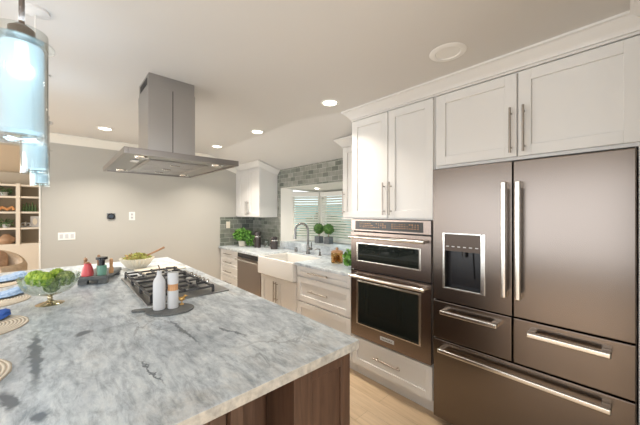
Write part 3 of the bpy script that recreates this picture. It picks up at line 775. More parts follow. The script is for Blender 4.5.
for k in range(5):
    y = 2.165 + k*0.085
    mb = MB(); mb.lathe((0.835, y, ZC+0.0095), [(0, 0), (0.020, 0), (0.019, 0.022), (0.016, 0.026), (0, 0.026)], 20); mb.box(0.820, 0.850, y-0.003, y+0.003, ZC+0.034, ZC+0.040, 0.001); part('knob', mb, 'chrome', ck)

# range hood
hd = thing('range_hood', (0.577, 2.235, 1.77), 'stainless island range hood with square chimney hanging from ceiling', 'range hood')
HX0, HX1, HY0, HY1, HZ0, HZ1 = 0.256, 0.900, 1.780, 2.690, 1.772, 1.806
mb = MB(); t_ = 0.02
mb.box(HX0, HX0+t_, HY0, HY1, HZ0, HZ1, 0.002); mb.box(HX1-t_, HX1, HY0, HY1, HZ0, HZ1, 0.002)
mb.box(HX0+t_, HX1-t_, HY0, HY0+t_, HZ0, HZ1, 0.002); mb.box(HX0+t_, HX1-t_, HY1-t_, HY1, HZ0, HZ1, 0.002)
mb.box(HX0+t_, HX1-t_, HY0+t_, HY1-t_, HZ1-0.008, HZ1)
mb.loft([[(HX0+0.01, HY0+0.01, HZ1), (HX1-0.01, HY0+0.01, HZ1), (HX1-0.01, HY1-0.01, HZ1), (HX0+0.01, HY1-0.01, HZ1)], [(0.415, 2.075, HZ1+0.035), (0.735, 2.075, HZ1+0.035), (0.735, 2.405, HZ1+0.035), (0.415, 2.405, HZ1+0.035)]])
part('canopy', mb, 'hood_edge_steel', hd)
mb = MB(); mb.box(HX0+t_+0.001, HX1-t_-0.001, HY0+t_+0.001, HY1-t_-0.001, HZ0+0.008, HZ0+0.014); und = part('underside_panel', mb, 'cooktop_steel', hd)
for k in range(3):
    ya = HY0+0.17+k*0.205; mb = MB(); xa, xb = HX0+0.14, HX1-0.14
    mb.box(xa, xb, ya, ya+0.195, HZ0+0.003, HZ0+0.0078, 0.002)
    for j in range(9): mb.box(xa+0.02, xb-0.02, ya+0.014+j*0.019, ya+0.024+j*0.019, HZ0-0.0005, HZ0+0.0035, 0.001)
    fl = part('grease_filter', mb, 'hood_steel', und)
    mb = MB(); mb.box((xa+xb)/2-0.03, (xa+xb)/2+0.03, ya+0.09, ya+0.105, HZ0-0.008, HZ0-0.0006, 0.003); part('latch', mb, 'chrome', fl)
for (x, y) in ((0.36, 1.90), (0.80, 1.90), (0.36, 2.58), (0.80, 2.58)):
    mb = MB(); mb.lathe((x, y, HZ0+0.001), [(0, 0.002), (0.026, 0.002), (0.028, 0), (0.036, 0), (0.038, 0.0068)], 24); part('hood_lamp', mb, 'chrome', und)
mb = MB(); mb.box(0.33, 0.37, 2.03, 2.09, HZ0+0.001, HZ0+0.0075, 0.002); part('label_plate', mb, 'white_plastic', und)
mb = MB(); zc = 2.20
mb.box(0.430, 0.722, 2.09, 2.39, HZ1+0.03, 2.28, 0.0015); mb.box(0.4345, 0.7175, 2.0945, 2.3855, 2.28, 2.364)
part('chimney', mb, 'hood_steel', hd)
mb = MB(); mb.box(0.574, 0.578, 2.0885, 2.0898, HZ1+0.036, 2.279); part('chimney_seam', mb, 'black_gap', hd)
mb = MB()
for k in range(7): mb.box(0.4325, 0.4342, 2.14+k*0.03, 2.158+k*0.03, 2.30, 2.345)
part('vent_slots', mb, 'black_gap', hd)

# ------------------------------------------------------------------ pendants
def pendant():
    p = thing('pendant_lamp', (0, 0, 1.63), 'x', 'pendant lamp', 'glass pendant lamps in a row over the island')
    mb = MB(); mb.lathe((0, 0, 2.3645), [(0, 0), (0.05, 0), (0.05, -0.010), (0.02, -0.020), (0, -0.020)], 28); part('canopy', mb, 'ceiling_paint', p)
    mb = MB(); mb.cyl((0, 0, 1.90), (0, 0, 2.03), 0.0055, n=12); part('stem', mb, 'bronze', p)
    mb = MB(); mb.cyl((0, 0, 2.0302), (0, 0, 2.345), 0.0018, n=8); part('cord', mb, 'white_plastic', p)
    mb = MB(); mb.lathe((0, 0, 0), [(0, 1.915), (0.012, 1.915), (0.024, 1.905), (0.026, 1.868), (0.0, 1.868)], 24); part('socket_cap', mb, 'bronze', p)
    mb = MB(); mb.lathe((0, 0, 0), [(0.02, 1.866), (0.038, 1.864), (0.040, 1.858), (0.040, 1.656), (0.037, 1.656), (0.037, 1.860), (0.02, 1.862), (0.02, 1.866)], 40); part('inner_shade', mb, 'pendant_opal', p, 'pale blue frosted glass tube')
    mb = MB(); mb.lathe((0, 0, 0), [(0.0465, 1.900), (0.0475, 1.900), (0.0475, 1.632), (0.0465, 1.632), (0.0465, 1.900)], 48); part('outer_shade', mb, 'thin_glass', p, 'clear glass outer cylinder')
    mb = MB(); mb.lathe((0, 0, 0), [(0.026, 1.872), (0.060, 1.872), (0.060, 1.869), (0.026, 1.869), (0.026, 1.872)], 48); part('glass_disc', mb, 'thin_glass', p, 'clear glass disc')
    mb = MB(); mb.lathe((0, 0, 0), [(0.026, 1.645), (0.046, 1.645), (0.046, 1.641), (0.026, 1.641), (0.026, 1.645)], 48); part('glass_ring', mb, 'thin_glass', p, 'clear glass ring')
    l = bpy.data.lights.new('pendant_glow', 'AREA'); l.shape = 'DISK'; l.size = 0.06; l.energy = 0.7; l.color = (0.55, 0.78, 1.0)
    lo = bpy.data.objects.new('pendant_glow', l); COL.objects.link(lo); lo.parent = p; lo.location = (0, 0, 0.02)
    l = bpy.data.lights.new('pendant_uplight', 'AREA'); l.shape = 'DISK'; l.size = 0.05; l.energy = 0.8; l.color = (0.6, 0.8, 1.0)
    lo = bpy.data.objects.new('pendant_uplight', l); COL.objects.link(lo); lo.parent = p; lo.location = (0, 0, 0.295); lo.rotation_euler = (PI, 0, 0)
    mb = MB(); mb.ball((0, 0, 1.805), 0.025, 3, (1, 1, 0.8)); mb.cyl((0, 0, 1.82), (0, 0, 1.866), 0.012, n=14); part('bulb', mb, 'pendant_bulb', p)
    return p
p0 = pendant()
for i, (y, lab) in enumerate(((1.0, 'largest-looking of the three pendants, blue glass over the placemats'), (1.8, 'middle one of the row of three blue glass pendants'), (2.6, 'blue glass pendant at the far end of the row, toward the bookcase'))):
    p = p0 if i == 0 else copy_tree(p0)
    p.location = (-0.063-0.009*i, y, 1.63); p['label'] = lab
p0['label'] = 'blue glass pendant hanging at the camera end of the row of three'

# recessed lights
def downlight(r_in=0.055, r_out=0.078, lit=True):
    d = thing('recessed_light', (0, 0, 0), 'x', 'ceiling light', 'recessed ceiling lights')
    mb = MB(); mb.lathe((0, 0, 0), [(r_in, -0.003), (r_in+0.004, -0.007), (r_out-0.006, -0.006), (r_out, -0.001)], 40); part('trim_ring', mb, 'white_plastic', d)
    if lit:
        mb = MB(); mb.lathe((0, 0, 0), [(0, -0.0035), (r_in, -0.003)], 40); part('lens', mb, 'lamp_lens', d)
    else:
        mb = MB(); mb.lathe((0, 0, 0), [(0, -0.0022), (r_in*0.7, -0.002), (r_in, -0.003)], 40); part('lens', mb, 'white_plastic', d)
    return d
l0 = downlight()
for i, (x, y, lab) in enumerate(((0.38, 3.82, 'lit recessed light near the crown beyond the range hood'), (1.645, 2.81, 'lit recessed light out in front of the sink'),
                                 (1.65, 1.664, 'bright recessed light beside the corner of the oven tower crown'), (1.607, 3.81, 'lit recessed light closest to the small wall cabinet'))):
    d = l0 if i == 0 else copy_tree(l0)
    d.location = (x, y, 2.3645); d['label'] = lab
    area('downlight_glow', (x, y, 2.352), (0, 0, 0), 0.10, 0.10, 5 if i == 2 else 12, (1.0, 0.91, 0.80), 'DISK', math.radians(112))
d = downlight(0.062, 0.098, False); d.location = (1.62, 0.69, 2.3645); d['label'] = 'unlit larger recessed light with wide white ring above the refrigerator'
d = copy_tree(l0); d.location = (2.76, 3.05, 1.812); d.scale = (0.6, 0.6, 1); d['label'] = 'tiny recessed light in the soffit of the bay window'
d.rotation_euler = (0, math.radians(8), 0); d.location.z = bz(2.76)-0.001
# extra ceiling lamps added out of view to help light the room
for (x, y) in ((-1.6, 0.4), (-1.6, 2.6), (0.2, -1.6)):
    area('room_fill', (x, y, 2.352), (0, 0, 0), 0.10, 0.10, 15, (1.0, 0.91, 0.80), 'DISK', math.radians(112))
    d = copy_tree(l0); d.location = (x, y, 2.3645); d['label'] = 'added recessed light, out of view, helping to light the room'

# wall fittings
YF = YB-0.0005
t = thing('light_switch_plate', (0.085, YB, 1.18), 'white three-gang rocker switch plate on the back wall by the opening', 'light switch')
mb = MB(); mb.box(0.008, 0.162, YF-0.006, YF, 1.135, 1.225, 0.003); pl = part('plate', mb, 'white_plastic', t)
for k in range(3):
    mb = MB(); x = 0.037+k*0.048; mb.prism([(YF-0.0065, 1.155), (YF-0.010, 1.156), (YF-0.0075, 1.205), (YF-0.0065, 1.205)], x-0.015, x+0.015, 'x'); part('rocker', mb, 'white_matte', pl)
t = thing('thermostat', (0.51, YB, 1.412), 'black rounded square thermostat on the greige back wall', 'thermostat')
mb = MB(); mb.box(0.465, 0.555, YF-0.004, YF, 1.375, 1.450, 0.0018); part('back_plate', mb, 'pot_grey', t)
mb = MB(); mb.lathe((0, 0, 0), [(0, 0.020), (0.032, 0.020), (0.038, 0.016), (0.040, 0.0), (0, 0)], 36); mb.xf(Matrix.Translation((0.51, YF-0.0045, 1.412)) @ Matrix.Rotation(PI/2, 4, 'X')); dl_ = part('dial', mb, 'black_plastic', t)
mb = MB(); mb.lathe((0, 0, 0), [(0, 0.0206), (0.024, 0.0204), (0.024, 0.0201)], 30); mb.xf(Matrix.Translation((0.51, YF-0.0045, 1.412)) @ Matrix.Rotation(PI/2, 4, 'X')); part('screen', mb, 'display_glow', dl_)
t = thing('power_outlet', (0.735, YB, 1.412), 'white duplex power outlet on the back wall beside the thermostat', 'outlet')
mb = MB(); mb.box(0.702, 0.770, YF-0.005, YF, 1.358, 1.468, 0.0025); pl = part('plate', mb, 'white_plastic', t)
for z in (1.392, 1.434):
    mb = MB(); mb.box(0.721, 0.751, YF-0.0075, YF-0.0052, z-0.015, z+0.015, 0.001); s_ = part('socket', mb, 'white_matte', pl)
    mb = MB(); mb.box(0.729, 0.731, YF-0.0082, YF-0.0076, z-0.006, z+0.006); mb.box(0.741, 0.743, YF-0.0082, YF-0.0076, z-0.006, z+0.006); part('slots', mb, 'black_gap', s_)
t = thing('power_outlet', (2.08, YB, 1.10), 'pale outlet plate on the dark tiles behind the potted herb', 'outlet')
mb = MB(); mb.box(2.045, 2.115, YB-0.014, YB-0.0086, 1.20, 1.31, 0.0025); part('plate', mb, 'ivory', t)

# ------------------------------------------------------------------ things on the island
ZI = 0.9155
def placemat(x, y, lab):
    mb = MB(); prof = [(0, 0.004)] + [(0.005+k*0.0069, 0.0055 if k % 2 else 0.004) for k in range(28)] + [(0.197, 0.003), (0.197, 0.0), (0, 0)]
    mb.lathe((x, y, ZI), prof, 56, wob=lambda t, r, z: 1+0.006*math.sin(t*PI*2*40) if r > 0.15 else 1)
    return solo('placemat', mb, 'woven_straw', (x, y, ZI), lab, 'placemat', 'round woven placemats along the seating edge')
pm = [(-0.40, 3.24, 'round woven placemat farthest along the island, by the armchair'), (-0.32, 2.62, 'round woven placemat next to the footed glass bowl'),
      (-0.300, 2.05, 'round woven straw placemat carrying the darkest blue napkin'), (-0.312, 1.46, 'round woven straw placemat with no napkin showing, closest to camera')]
for a in pm: placemat(*a)
def napkin(x, y, rot, L, w, h, material, lab):
    random.seed(int(x*1000+y*77))
    mb = MB(); n = 18; secs = []
    for i in range(n+1):
        t = i/n; ww = w*(0.75+0.25*math.cos(t*9)+0.1*random.random())*(1 if 0 < i < n else 0.8); hh = h*(0.7+0.3*math.sin(t*7+1)+0.15*random.random())
        sec = []
        for k in range(20):
            a = 2*PI*k/20; rr = 1+0.12*math.sin(5*a+t*4)
            sec.append((ww/2*math.cos(a)*rr, (t-0.5)*L, max(0.0, hh/2+hh/2*math.sin(a)*rr)))
        secs.append(sec)
    mb.loft(secs); mb.xf(Matrix.Translation((x, y, ZI+0.006)) @ Matrix.Rotation(rot, 4, 'Z'))
    return solo('napkin', mb, material, (x, y, ZI+0.006), lab, 'napkin', 'rolled blue cloth napkins')
napkin(-0.37, 3.26, -1.0, 0.42, 0.13, 0.055, 'blue_cloth', 'rolled light blue napkin on the placemat near the armchair')
napkin(-0.31, 2.66, -1.1, 0.34, 0.11, 0.045, 'blue_cloth', 'crumpled light blue napkin on the mat beside the glass bowl')
napkin(-0.285, 2.13, -0.9, 0.24, 0.12, 0.035, 'blue_cloth_dark', 'deep blue napkin on the second mat from the camera')

# footed glass bowl with artichokes
bx, by = -0.03, 2.34
g = thing('footed_bowl', (bx, by, ZI), 'clear ribbed glass footed bowl full of artichokes', 'bowl')
rib = lambda t, r, z: 1+(0.035*math.cos(t*2*PI*24) if r > 0.05 else 0)
mb = MB(); mb.lathe((bx, by, ZI), [(0.018, 0.052), (0.05, 0.058), (0.09, 0.075), (0.118, 0.105), (0.132, 0.145), (0.136, 0.172), (0.132, 0.172), (0.127, 0.146), (0.113, 0.109), (0.086, 0.080), (0.048, 0.063), (0, 0.060)], 112, wob=rib); part('glass_cup', mb, 'bowl_glass', g)
mb = MB(); mb.lathe((bx, by, ZI), [(0, 0), (0.064, 0), (0.066, 0.003), (0.05, 0.009), (0.02, 0.016), (0.011, 0.026), (0.013, 0.036), (0.010, 0.044), (0.018, 0.052), (0, 0.0525)], 40); part('foot', mb, 'gilt_glass', g)
def artichoke(x, y, z, r, tilt, spin, material, lab):
    mb = MB(); mb.ball((0, 0, 0), r*0.72, 3)
    rows = 7
    for i in range(rows):
        ph = -0.9 + 2.2*i/(rows-1); n = max(4, int(8*math.cos(ph)+2))
        for k in range(n):
            a = 2*PI*(k+0.5*(i % 2))/n
            d = Vector((math.cos(ph)*math.cos(a), math.cos(ph)*math.sin(a), math.sin(ph)))
            tan = Vector((-math.sin(ph)*math.cos(a), -math.sin(ph)*math.sin(a), math.cos(ph)))
            q = (tan*0.9+d*0.45).to_track_quat('Z', 'Y').to_matrix().to_4x4()
            mb.ball(d*r*0.80, r*0.30, 2, (0.95, 0.5, 1.15), 0.03, q)
    mb.cyl((0, 0, -r*0.95), (0, 0, -r*0.6), r*0.2, n=10)
    M = Matrix.Translation((x, y, z)) @ Matrix.Rotation(spin, 4, 'Z') @ Matrix.Rotation(tilt, 4, 'X')
    mb.xf(M); return solo('artichoke', mb, material, (x, y, z), lab, 'artichoke', 'artichokes heaped in the glass bowl')
AR = [(-0.062, 0.028, 0.156, 0.048, 0.6, 2.6, 'bright_green', 'bright green artichoke in the bowl, on the placemat side of the heap'),
      (-0.028, -0.052, 0.158, 0.045, 0.5, 1.6, 'bright_green', 'bright green artichoke topping the heap in the glass bowl'),
      (0.030, 0.050, 0.158, 0.042, 0.4, 2.2, 'bright_green', 'bright green artichoke at the back of the heap in the bowl'),
      (0.068, -0.022, 0.146, 0.046, 0.9, 0.3, 'artichoke_green', 'duller green artichoke leaning on the rim nearest the jar tray'),
      (0.008, -0.004, 0.106, 0.042, 0.2, 0.0, 'artichoke_green', 'artichoke at the very bottom of the heap in the bowl')]
for dx, dy, dz, r, ti, sp, mt, lab in AR: artichoke(bx+dx, by+dy, ZI+dz, r, ti, sp, mt, lab)

# slate riser with jars
t = thing('serving_riser', (0.26, 2.915, ZI), 'dark grey footed serving board carrying red and green jars', 'serving board')
RM = Matrix.Translation((0.262, 2.915, ZI)) @ Matrix.Rotation(-0.38, 4, 'Z')
mb = MB(); mb.box(-0.098, 0.098, -0.19, 0.19, 0.034, 0.062, 0.006); mb.xf(RM); part('board', mb, 'slate', t)
for sy in (-0.155, 0.155):
    for sx in (-0.062, 0.062):
        mb = MB(); mb.box(sx-0.030, sx+0.030, sy-0.022, sy+0.022, 0.0, 0.0335, 0.004); mb.xf(RM); part('foot', mb, 'slate', t)
p = Vector((0.172, 2.800, ZI+0.0625)); t = thing('red_jar', p, 'red enamel jar tapering up, on the dark footed board', 'jar')
mb = MB(); mb.lathe(p, [(0, 0), (0.036, 0), (0.038, 0.02), (0.030, 0.062), (0.022, 0.083), (0.024, 0.092), (0, 0.094)], 28); part('body', mb, 'red_enamel', t)
mb = MB(); mb.lathe(p+Vector((0, 0, 0.0945)), [(0, 0), (0.012, 0), (0.013, 0.010), (0, 0.014)], 18); part('stopper', mb, 'brown_wood', t)
p = Vector((0.255, 2.765, ZI+0.0625)); t = thing('green_jar', p, 'green enamel jar with a flat black lid on the footed board', 'jar')
mb = MB(); mb.lathe(p, [(0, 0), (0.029, 0), (0.033, 0.03), (0.032, 0.074), (0, 0.075)], 28); part('body', mb, 'green_enamel', t)
mb = MB(); mb.lathe(p+Vector((0, 0, 0.0755)), [(0, 0), (0.020, 0), (0.020, 0.040), (0.038, 0.044), (0.038, 0.062), (0, 0.064)], 28); part('lid', mb, 'black_plastic', t)
for (x, y, lab, mt, h) in ((0.165, 2.905, 'thin brown pepper mill standing behind the red jar', 'brown_wood', 0.13), (0.245, 2.865, 'turned wooden salt mill behind and between the two jars', 'brown_wood', 0.15), (0.318, 2.80, 'pale wooden shaker beside the green jar', 'honey_wood', 0.12)):
    p = Vector((x, y, ZI+0.0625)); t = thing('wooden_mill', p, lab, 'mill', 'small wooden mills on the footed board')
    mb = MB(); mb.lathe(p, [(0, 0), (0.015, 0), (0.016, h*0.25), (0.010, h*0.45), (0.012, h*0.7), (0.011, h*0.72), (0, h*0.73)], 20); part('body', mb, mt, t)
    mb = MB(); mb.lathe(p+Vector((0, 0, h*0.735)), [(0, 0), (0.010, 0), (0.013, h*0.1), (0.010, h*0.2), (0, h*0.26)], 20); part('knob', mb, mt, t)

# ribbed salad bowl
sx, sy = 0.58, 3.27
t = thing('ribbed_bowl', (sx, sy, ZI), 'cream ribbed serving bowl heaped with salad at the far end of island', 'bowl')
rb = lambda t_, r, z: 1+(0.07*math.cos(t_*2*PI*24) if z > 0.012 else 0)
mb = MB(); mb.lathe((sx, sy, ZI), [(0, 0), (0.072, 0), (0.078, 0.006), (0.096, 0.030), (0.124, 0.070), (0.142, 0.100), (0.136, 0.101), (0.118, 0.074), (0.09, 0.04), (0, 0.03)], 156, wob=rb); part('shell', mb, 'ivory', t)
random.seed(5)
mb = MB(); mb2 = MB()
for i in range(240):
    a = random.uniform(0, 2*PI); r = 0.118*math.sqrt(random.random()); z = 0.088+0.045*(1-(r/0.122)**2)+random.uniform(-0.008, 0.008)
    d = Vector((random.uniform(-1, 1), random.uniform(-1, 1), random.uniform(-0.1, 0.8)))
    (mb if random.random() < 0.72 else mb2).leaf((sx+r*math.cos(a), sy+r*math.sin(a), ZI+z), d, (0, 0, 1), 0.030, 0.02)
s_ = MB(); s_.lathe((sx, sy, ZI), [(0, 0.124), (0.06, 0.114), (0.110, 0.088), (0.07, 0.055), (0, 0.045)], 24)
sal = solo('salad', s_, 'salad_leaf', (sx, sy, ZI+0.07), 'green and brown leafy salad filling the ribbed bowl', 'salad', smooth=True); sal['kind'] = 'stuff'
part('green_leaves', mb, 'salad_leaf', sal, kind='stuff'); part('brown_leaves', mb2, 'salad_brown', sal, kind='stuff')
mb = MB(); a = Vector((sx+0.04, sy-0.02, ZI+0.10)); b = Vector((sx+0.235, sy-0.020, ZI+0.185))
mb.tube([a, a.lerp(b, 0.35), a.lerp(b, 0.75), b], 0.008, 10, 0.011); mb.ball(a, 0.022, 2, (1.3, 1, 0.4)); solo('wooden_spoon', mb, 'brown_wood', a, 'wooden serving spoon sticking out of the salad', 'spoon')
# cream board and knife behind the cooktop
mb = MB(); M = Matrix.Translation((0.74, 3.02, ZI)) @ Matrix.Rotation(0.15, 4, 'Z')
mb.box(-0.20, 0.17, -0.13, 0.13, 0, 0.014, 0.006); mb.xf(M); solo('serving_board', mb, 'ivory', (0.70, 3.0, ZI), 'cream rectangular board lying beyond the cooktop', 'board')
t = thing('knife', (0.74, 2.98, ZI+0.0145), 'small knife with a dark handle lying on the cream board', 'knife')
mb = MB(); mb.prism([(-0.02, -0.002), (0.10, 0.0), (0.09, 0.018), (-0.02, 0.016)], ZI+0.0155, ZI+0.0175, 'z'); mb.xf(Matrix.Translation((0.74, 2.98, 0)) @ Matrix.Rotation(2.6, 4, 'Z')); part('blade', mb, 'chrome', t)
mb = MB(); mb.box(-0.12, -0.021, -0.004, 0.016, ZI+0.015, ZI+0.029, 0.004); mb.xf(Matrix.Translation((0.74, 2.98, 0)) @ Matrix.Rotation(2.6, 4, 'Z')); part('handle', mb, 'slate', t)

# slate paddle board with bottle, mill, figure
px, py = 0.470, 1.735
t = thing('paddle_board', (px, py, ZI), 'oval slate paddle board holding the white bottle and mill', 'serving board')
u = Vector((0.679, -0.734, 0)).normalized(); ang = math.atan2(-0.50, 0.866)
PM = Matrix.Translation((px, py, ZI)) @ Matrix.Rotation(ang, 4, 'Z')
mb = MB(); pts = []
for k in range(40):
    a = 2*PI*k/40; pts.append((0.122*math.cos(a)-0.003, 0.100*math.sin(a)-0.006))
mb.prism(pts, 0, 0.009, 'z', 0.002); mb.xf(PM); part('board', mb, 'slate', t)
mb = MB(); mb.prism([(-0.120, -0.012), (-0.160, -0.016), (-0.190, -0.010), (-0.204, 0.010), (-0.195, 0.026), (-0.165, 0.032), (-0.112, 0.036)], 0.0005, 0.0085, 'z', 0.002); mb.xf(PM); part('handle', mb, 'slate', t)
ZB = ZI+0.0095
x, y = 0.417, 1.765
t = thing('white_bottle', (x, y, ZB), 'white ceramic oil bottle with thin pourer on the slate paddle', 'bottle')
mb = MB(); mb.lathe((x, y, ZB), [(0, 0), (0.029, 0), (0.031, 0.004), (0.031, 0.145), (0.028, 0.160), (0.013, 0.185), (0.011, 0.200), (0.0125, 0.202), (0.0125, 0.212), (0, 0.212)], 36); part('body', mb, 'white_matte', t)
mb = MB(); mb.tube([(x, y, ZB+0.212), (x, y, ZB+0.228), (x-0.004, y+0.004, ZB+0.243)], 0.0035, 8); part('pourer', mb, 'bronze', t)
x, y = 0.481, 1.743
t = thing('pepper_mill', (x, y, ZB), 'white pepper mill with a wooden waist band on the slate paddle', 'mill')
mb = MB(); mb.lathe((x, y, ZB), [(0, 0), (0.027, 0), (0.028, 0.003), (0.028, 0.096), (0.027, 0.098), (0, 0.098)], 36); part('body', mb, 'white_matte', t)
mb = MB(); mb.lathe((x, y, ZB+0.0983), [(0, 0), (0.027, 0), (0.0255, 0.010), (0.0255, 0.026), (0.027, 0.036), (0, 0.036)], 36); part('band', mb, 'honey_wood', t, 'honey coloured wooden band')
mb = MB(); mb.lathe((x, y, ZB+0.1346), [(0, 0), (0.028, 0), (0.028, 0.058), (0.026, 0.063), (0, 0.064)], 36); part('head', mb, 'white_matte', t)
x, y = 0.535, 1.765
t = thing('brass_bird', (x, y, ZB), 'little brass bird figurine tucked beside the pepper mill', 'figurine')
mb = MB(); mb.lathe((x, y, ZB), [(0, 0), (0.012, 0), (0.010, 0.004), (0.003, 0.006), (0.003, 0.02), (0, 0.021)], 16); part('stand', mb, 'brass', t)
mb = MB(); mb.ball((x, y, ZB+0.032), 0.014, 3, (1.2, 0.8, 0.9)); mb.ball((x+0.015, y-0.006, ZB+0.048), 0.008, 2); mb.cyl((x+0.005, y-0.002, ZB+0.036), (x+0.014, y-0.006, ZB+0.046), 0.006, n=10); mb.tube([(x-0.010, y+0.004, ZB+0.034), (x-0.022, y+0.01, ZB+0.052), (x-0.026, y+0.012, ZB+0.066)], 0.004, 8, 0.0015); mb.cyl((x+0.022, y-0.009, ZB+0.048), (x+0.030, y-0.012, ZB+0.047), 0.003, 0.0005, n=8); part('body', mb, 'brass', t)

# ------------------------------------------------------------------ things on the window counter
ZK = 0.9155
def foliage(c, r, n, L, w, flat=1.0, seed=1, core=0.0):
    random.seed(seed); mb = MB(); c = Vector(c)
    if core: mb.ball(c, core, 3, (1, 1, flat), 0.04)
    for i in range(n):
        d = Vector((random.gauss(0, 1), random.gauss(0, 1), random.gauss(0, 1))).normalized()
        rr = r*random.uniform(0.6, 1.0); p = c + Vector((d.x*rr, d.y*rr, d.z*rr*flat))
        dd = (d + Vector((random.uniform(-.7, .7), random.uniform(-.7, .7), random.uniform(-.7, .4)))).normalized()
        mb.leaf(p, dd, d, L*random.uniform(0.7, 1.2), w, 0.15)
    return mb
t = thing('potted_herb', (2.21, 4.24, ZK), 'bushy bright green herb in a pale wooden pot by the tiles', 'plant')
mb = MB(); mb.lathe((2.21, 4.24, ZK), [(0, 0), (0.055, 0), (0.066, 0.09), (0.060, 0.09), (0.054, 0.07), (0, 0.07)], 28); part('pot', mb, 'cream_wood', t)
mb = foliage((2.21, 4.24, ZK+0.185), 0.115, 420, 0.055, 0.04, 0.7, 3, 0.06); 
mb2 = foliage((2.29, 4.10, ZK+0.095), 0.075, 120, 0.045, 0.03, 0.8, 4, 0.03); me = bpy.data.meshes.new('t'); mb2.bm.to_mesh(me); mb.bm.from_mesh(me); mb2.bm.free(); bpy.data.meshes.remove(me)
part('foliage', mb, 'leaf_green', t)
def canister(x, y, r, h, lab):
    t = thing('coffee_canister', (x, y, ZK), lab, 'canister', 'dark canisters on the counter by the tiles')
    mb = MB(); mb.lathe((x, y, ZK), [(0, 0), (r, 0), (r, h*0.62), (r*0.96, h*0.66), (0, h*0.66)], 28); part('body', mb, 'dark_tin', t)
    mb = MB(); mb.lathe((x, y, ZK+h*0.661), [(0, 0), (r*1.03, 0), (r*1.03, h*0.08), (r*0.6, h*0.10), (0, h*0.10)], 28); part('band', mb, 'chrome', t, 'pale metal band')
    mb = MB(); mb.lathe((x, y, ZK+h*0.762), [(0, 0), (r*0.95, 0), (r*0.95, h*0.18), (r*0.8, h*0.23), (0, h*0.24)], 28); part('lid', mb, 'dark_tin', t)
    mb = MB(); mb.tube([(x-r, y-r*0.2, ZK+h*0.15), (x-r*1.7, y-r*0.5, ZK+h*0.22), (x-r*1.7, y-r*0.5, ZK+h*0.5), (x-r, y-r*0.2, ZK+h*0.58)], 0.006, 8); part('handle', mb, 'dark_tin', t)
canister(2.30, 3.92, 0.050, 0.245, 'tall black canister with a silver band beside the herb')
canister(2.38, 3.58, 0.052, 0.185, 'short black canister with a silver band near the sink')
mb = MB(); mb.lathe((2.38, 3.80, ZK), [(0, 0), (0.03, 0), (0.032, 0.09), (0.02, 0.10), (0.02, 0.115), (0, 0.118)], 20); solo('glass_jar', mb, 'clear_glass', (2.38, 3.80, ZK), 'small clear glass jar between the two black canisters', 'jar')
# amber jar
ax, ay = 2.22, 2.13
t = thing('amber_jar', (ax, ay, ZK), 'amber glass cookie jar with knobbed lid on the counter', 'jar')
mb = MB(); mb.lathe((ax, ay, ZK), [(0, 0), (0.056, 0), (0.064, 0.008), (0.066, 0.10), (0.060, 0.115), (0.057, 0.115), (0.062, 0.10), (0.060, 0.010), (0, 0.006)], 36); part('glass_body', mb, 'amber_glass', t)
mb = MB(); random.seed(9)
for k in range(34):
    a = random.uniform(0, 2*PI); r = 0.045*math.sqrt(random.random()); mb.ball((ax+r*math.cos(a), ay+r*math.sin(a), ZK+random.uniform(0.016, 0.085)), 0.012, 1, (1, 0.6, 1))
part('contents', mb, 'salad_brown', t, kind='stuff')
mb = MB(); mb.lathe((ax, ay, ZK+0.1155), [(0, 0), (0.066, 0), (0.067, 0.006), (0.05, 0.018), (0.015, 0.024), (0.012, 0.032), (0.018, 0.042), (0.012, 0.052), (0, 0.054)], 32); part('lid', mb, 'brown_wood', t)
# leafy plant beside the tower
t = thing('leafy_plant', (2.12, 1.80, ZK), 'bright leafy plant in a glass vase against the oven tower', 'plant')
mb = MB(); mb.lathe((2.12, 1.80, ZK), [(0, 0), (0.034, 0), (0.038, 0.07), (0.030, 0.09), (0.027, 0.09), (0.035, 0.07), (0.031, 0.004), (0, 0.004)], 28); part('vase', mb, 'thin_glass', t)
mb = foliage((2.11, 1.815, ZK+0.115), 0.072, 150, 0.055, 0.042, 1.0, 6); mb.tube([(2.12, 1.80, ZK+0.01), (2.118, 1.806, ZK+0.08), (2.11, 1.815, ZK+0.14)], 0.004, 8); part('foliage', mb, 'leaf_green', t)
# topiaries on the ledge
ZL = WZ0+0.0005
for (x, y, lab) in ((2.80, 3.05, 'round clipped topiary in a dark pot, the one nearer the tap'), (2.80, 2.85, 'round clipped topiary in a dark pot, nearer the oven tower')):
    t = thing('topiary', (x, y, ZL), lab, 'plant', 'pair of topiary balls on the window ledge')
    mb = MB(); mb.box(x-0.046, x+0.046, y-0.046, y+0.046, ZL, ZL+0.095, 0.004); part('pot', mb, 'pot_grey', t)
    mb = MB(); mb.cyl((x, y, ZL+0.0955), (x, y, ZL+0.15), 0.006, n=8); part('stem', mb, 'brown_wood', t)
    part('foliage', foliage((x, y, ZL+0.205), 0.073, 700, 0.018, 0.013, 1.0, int(y*100), 0.070), 'topiary_green', t)

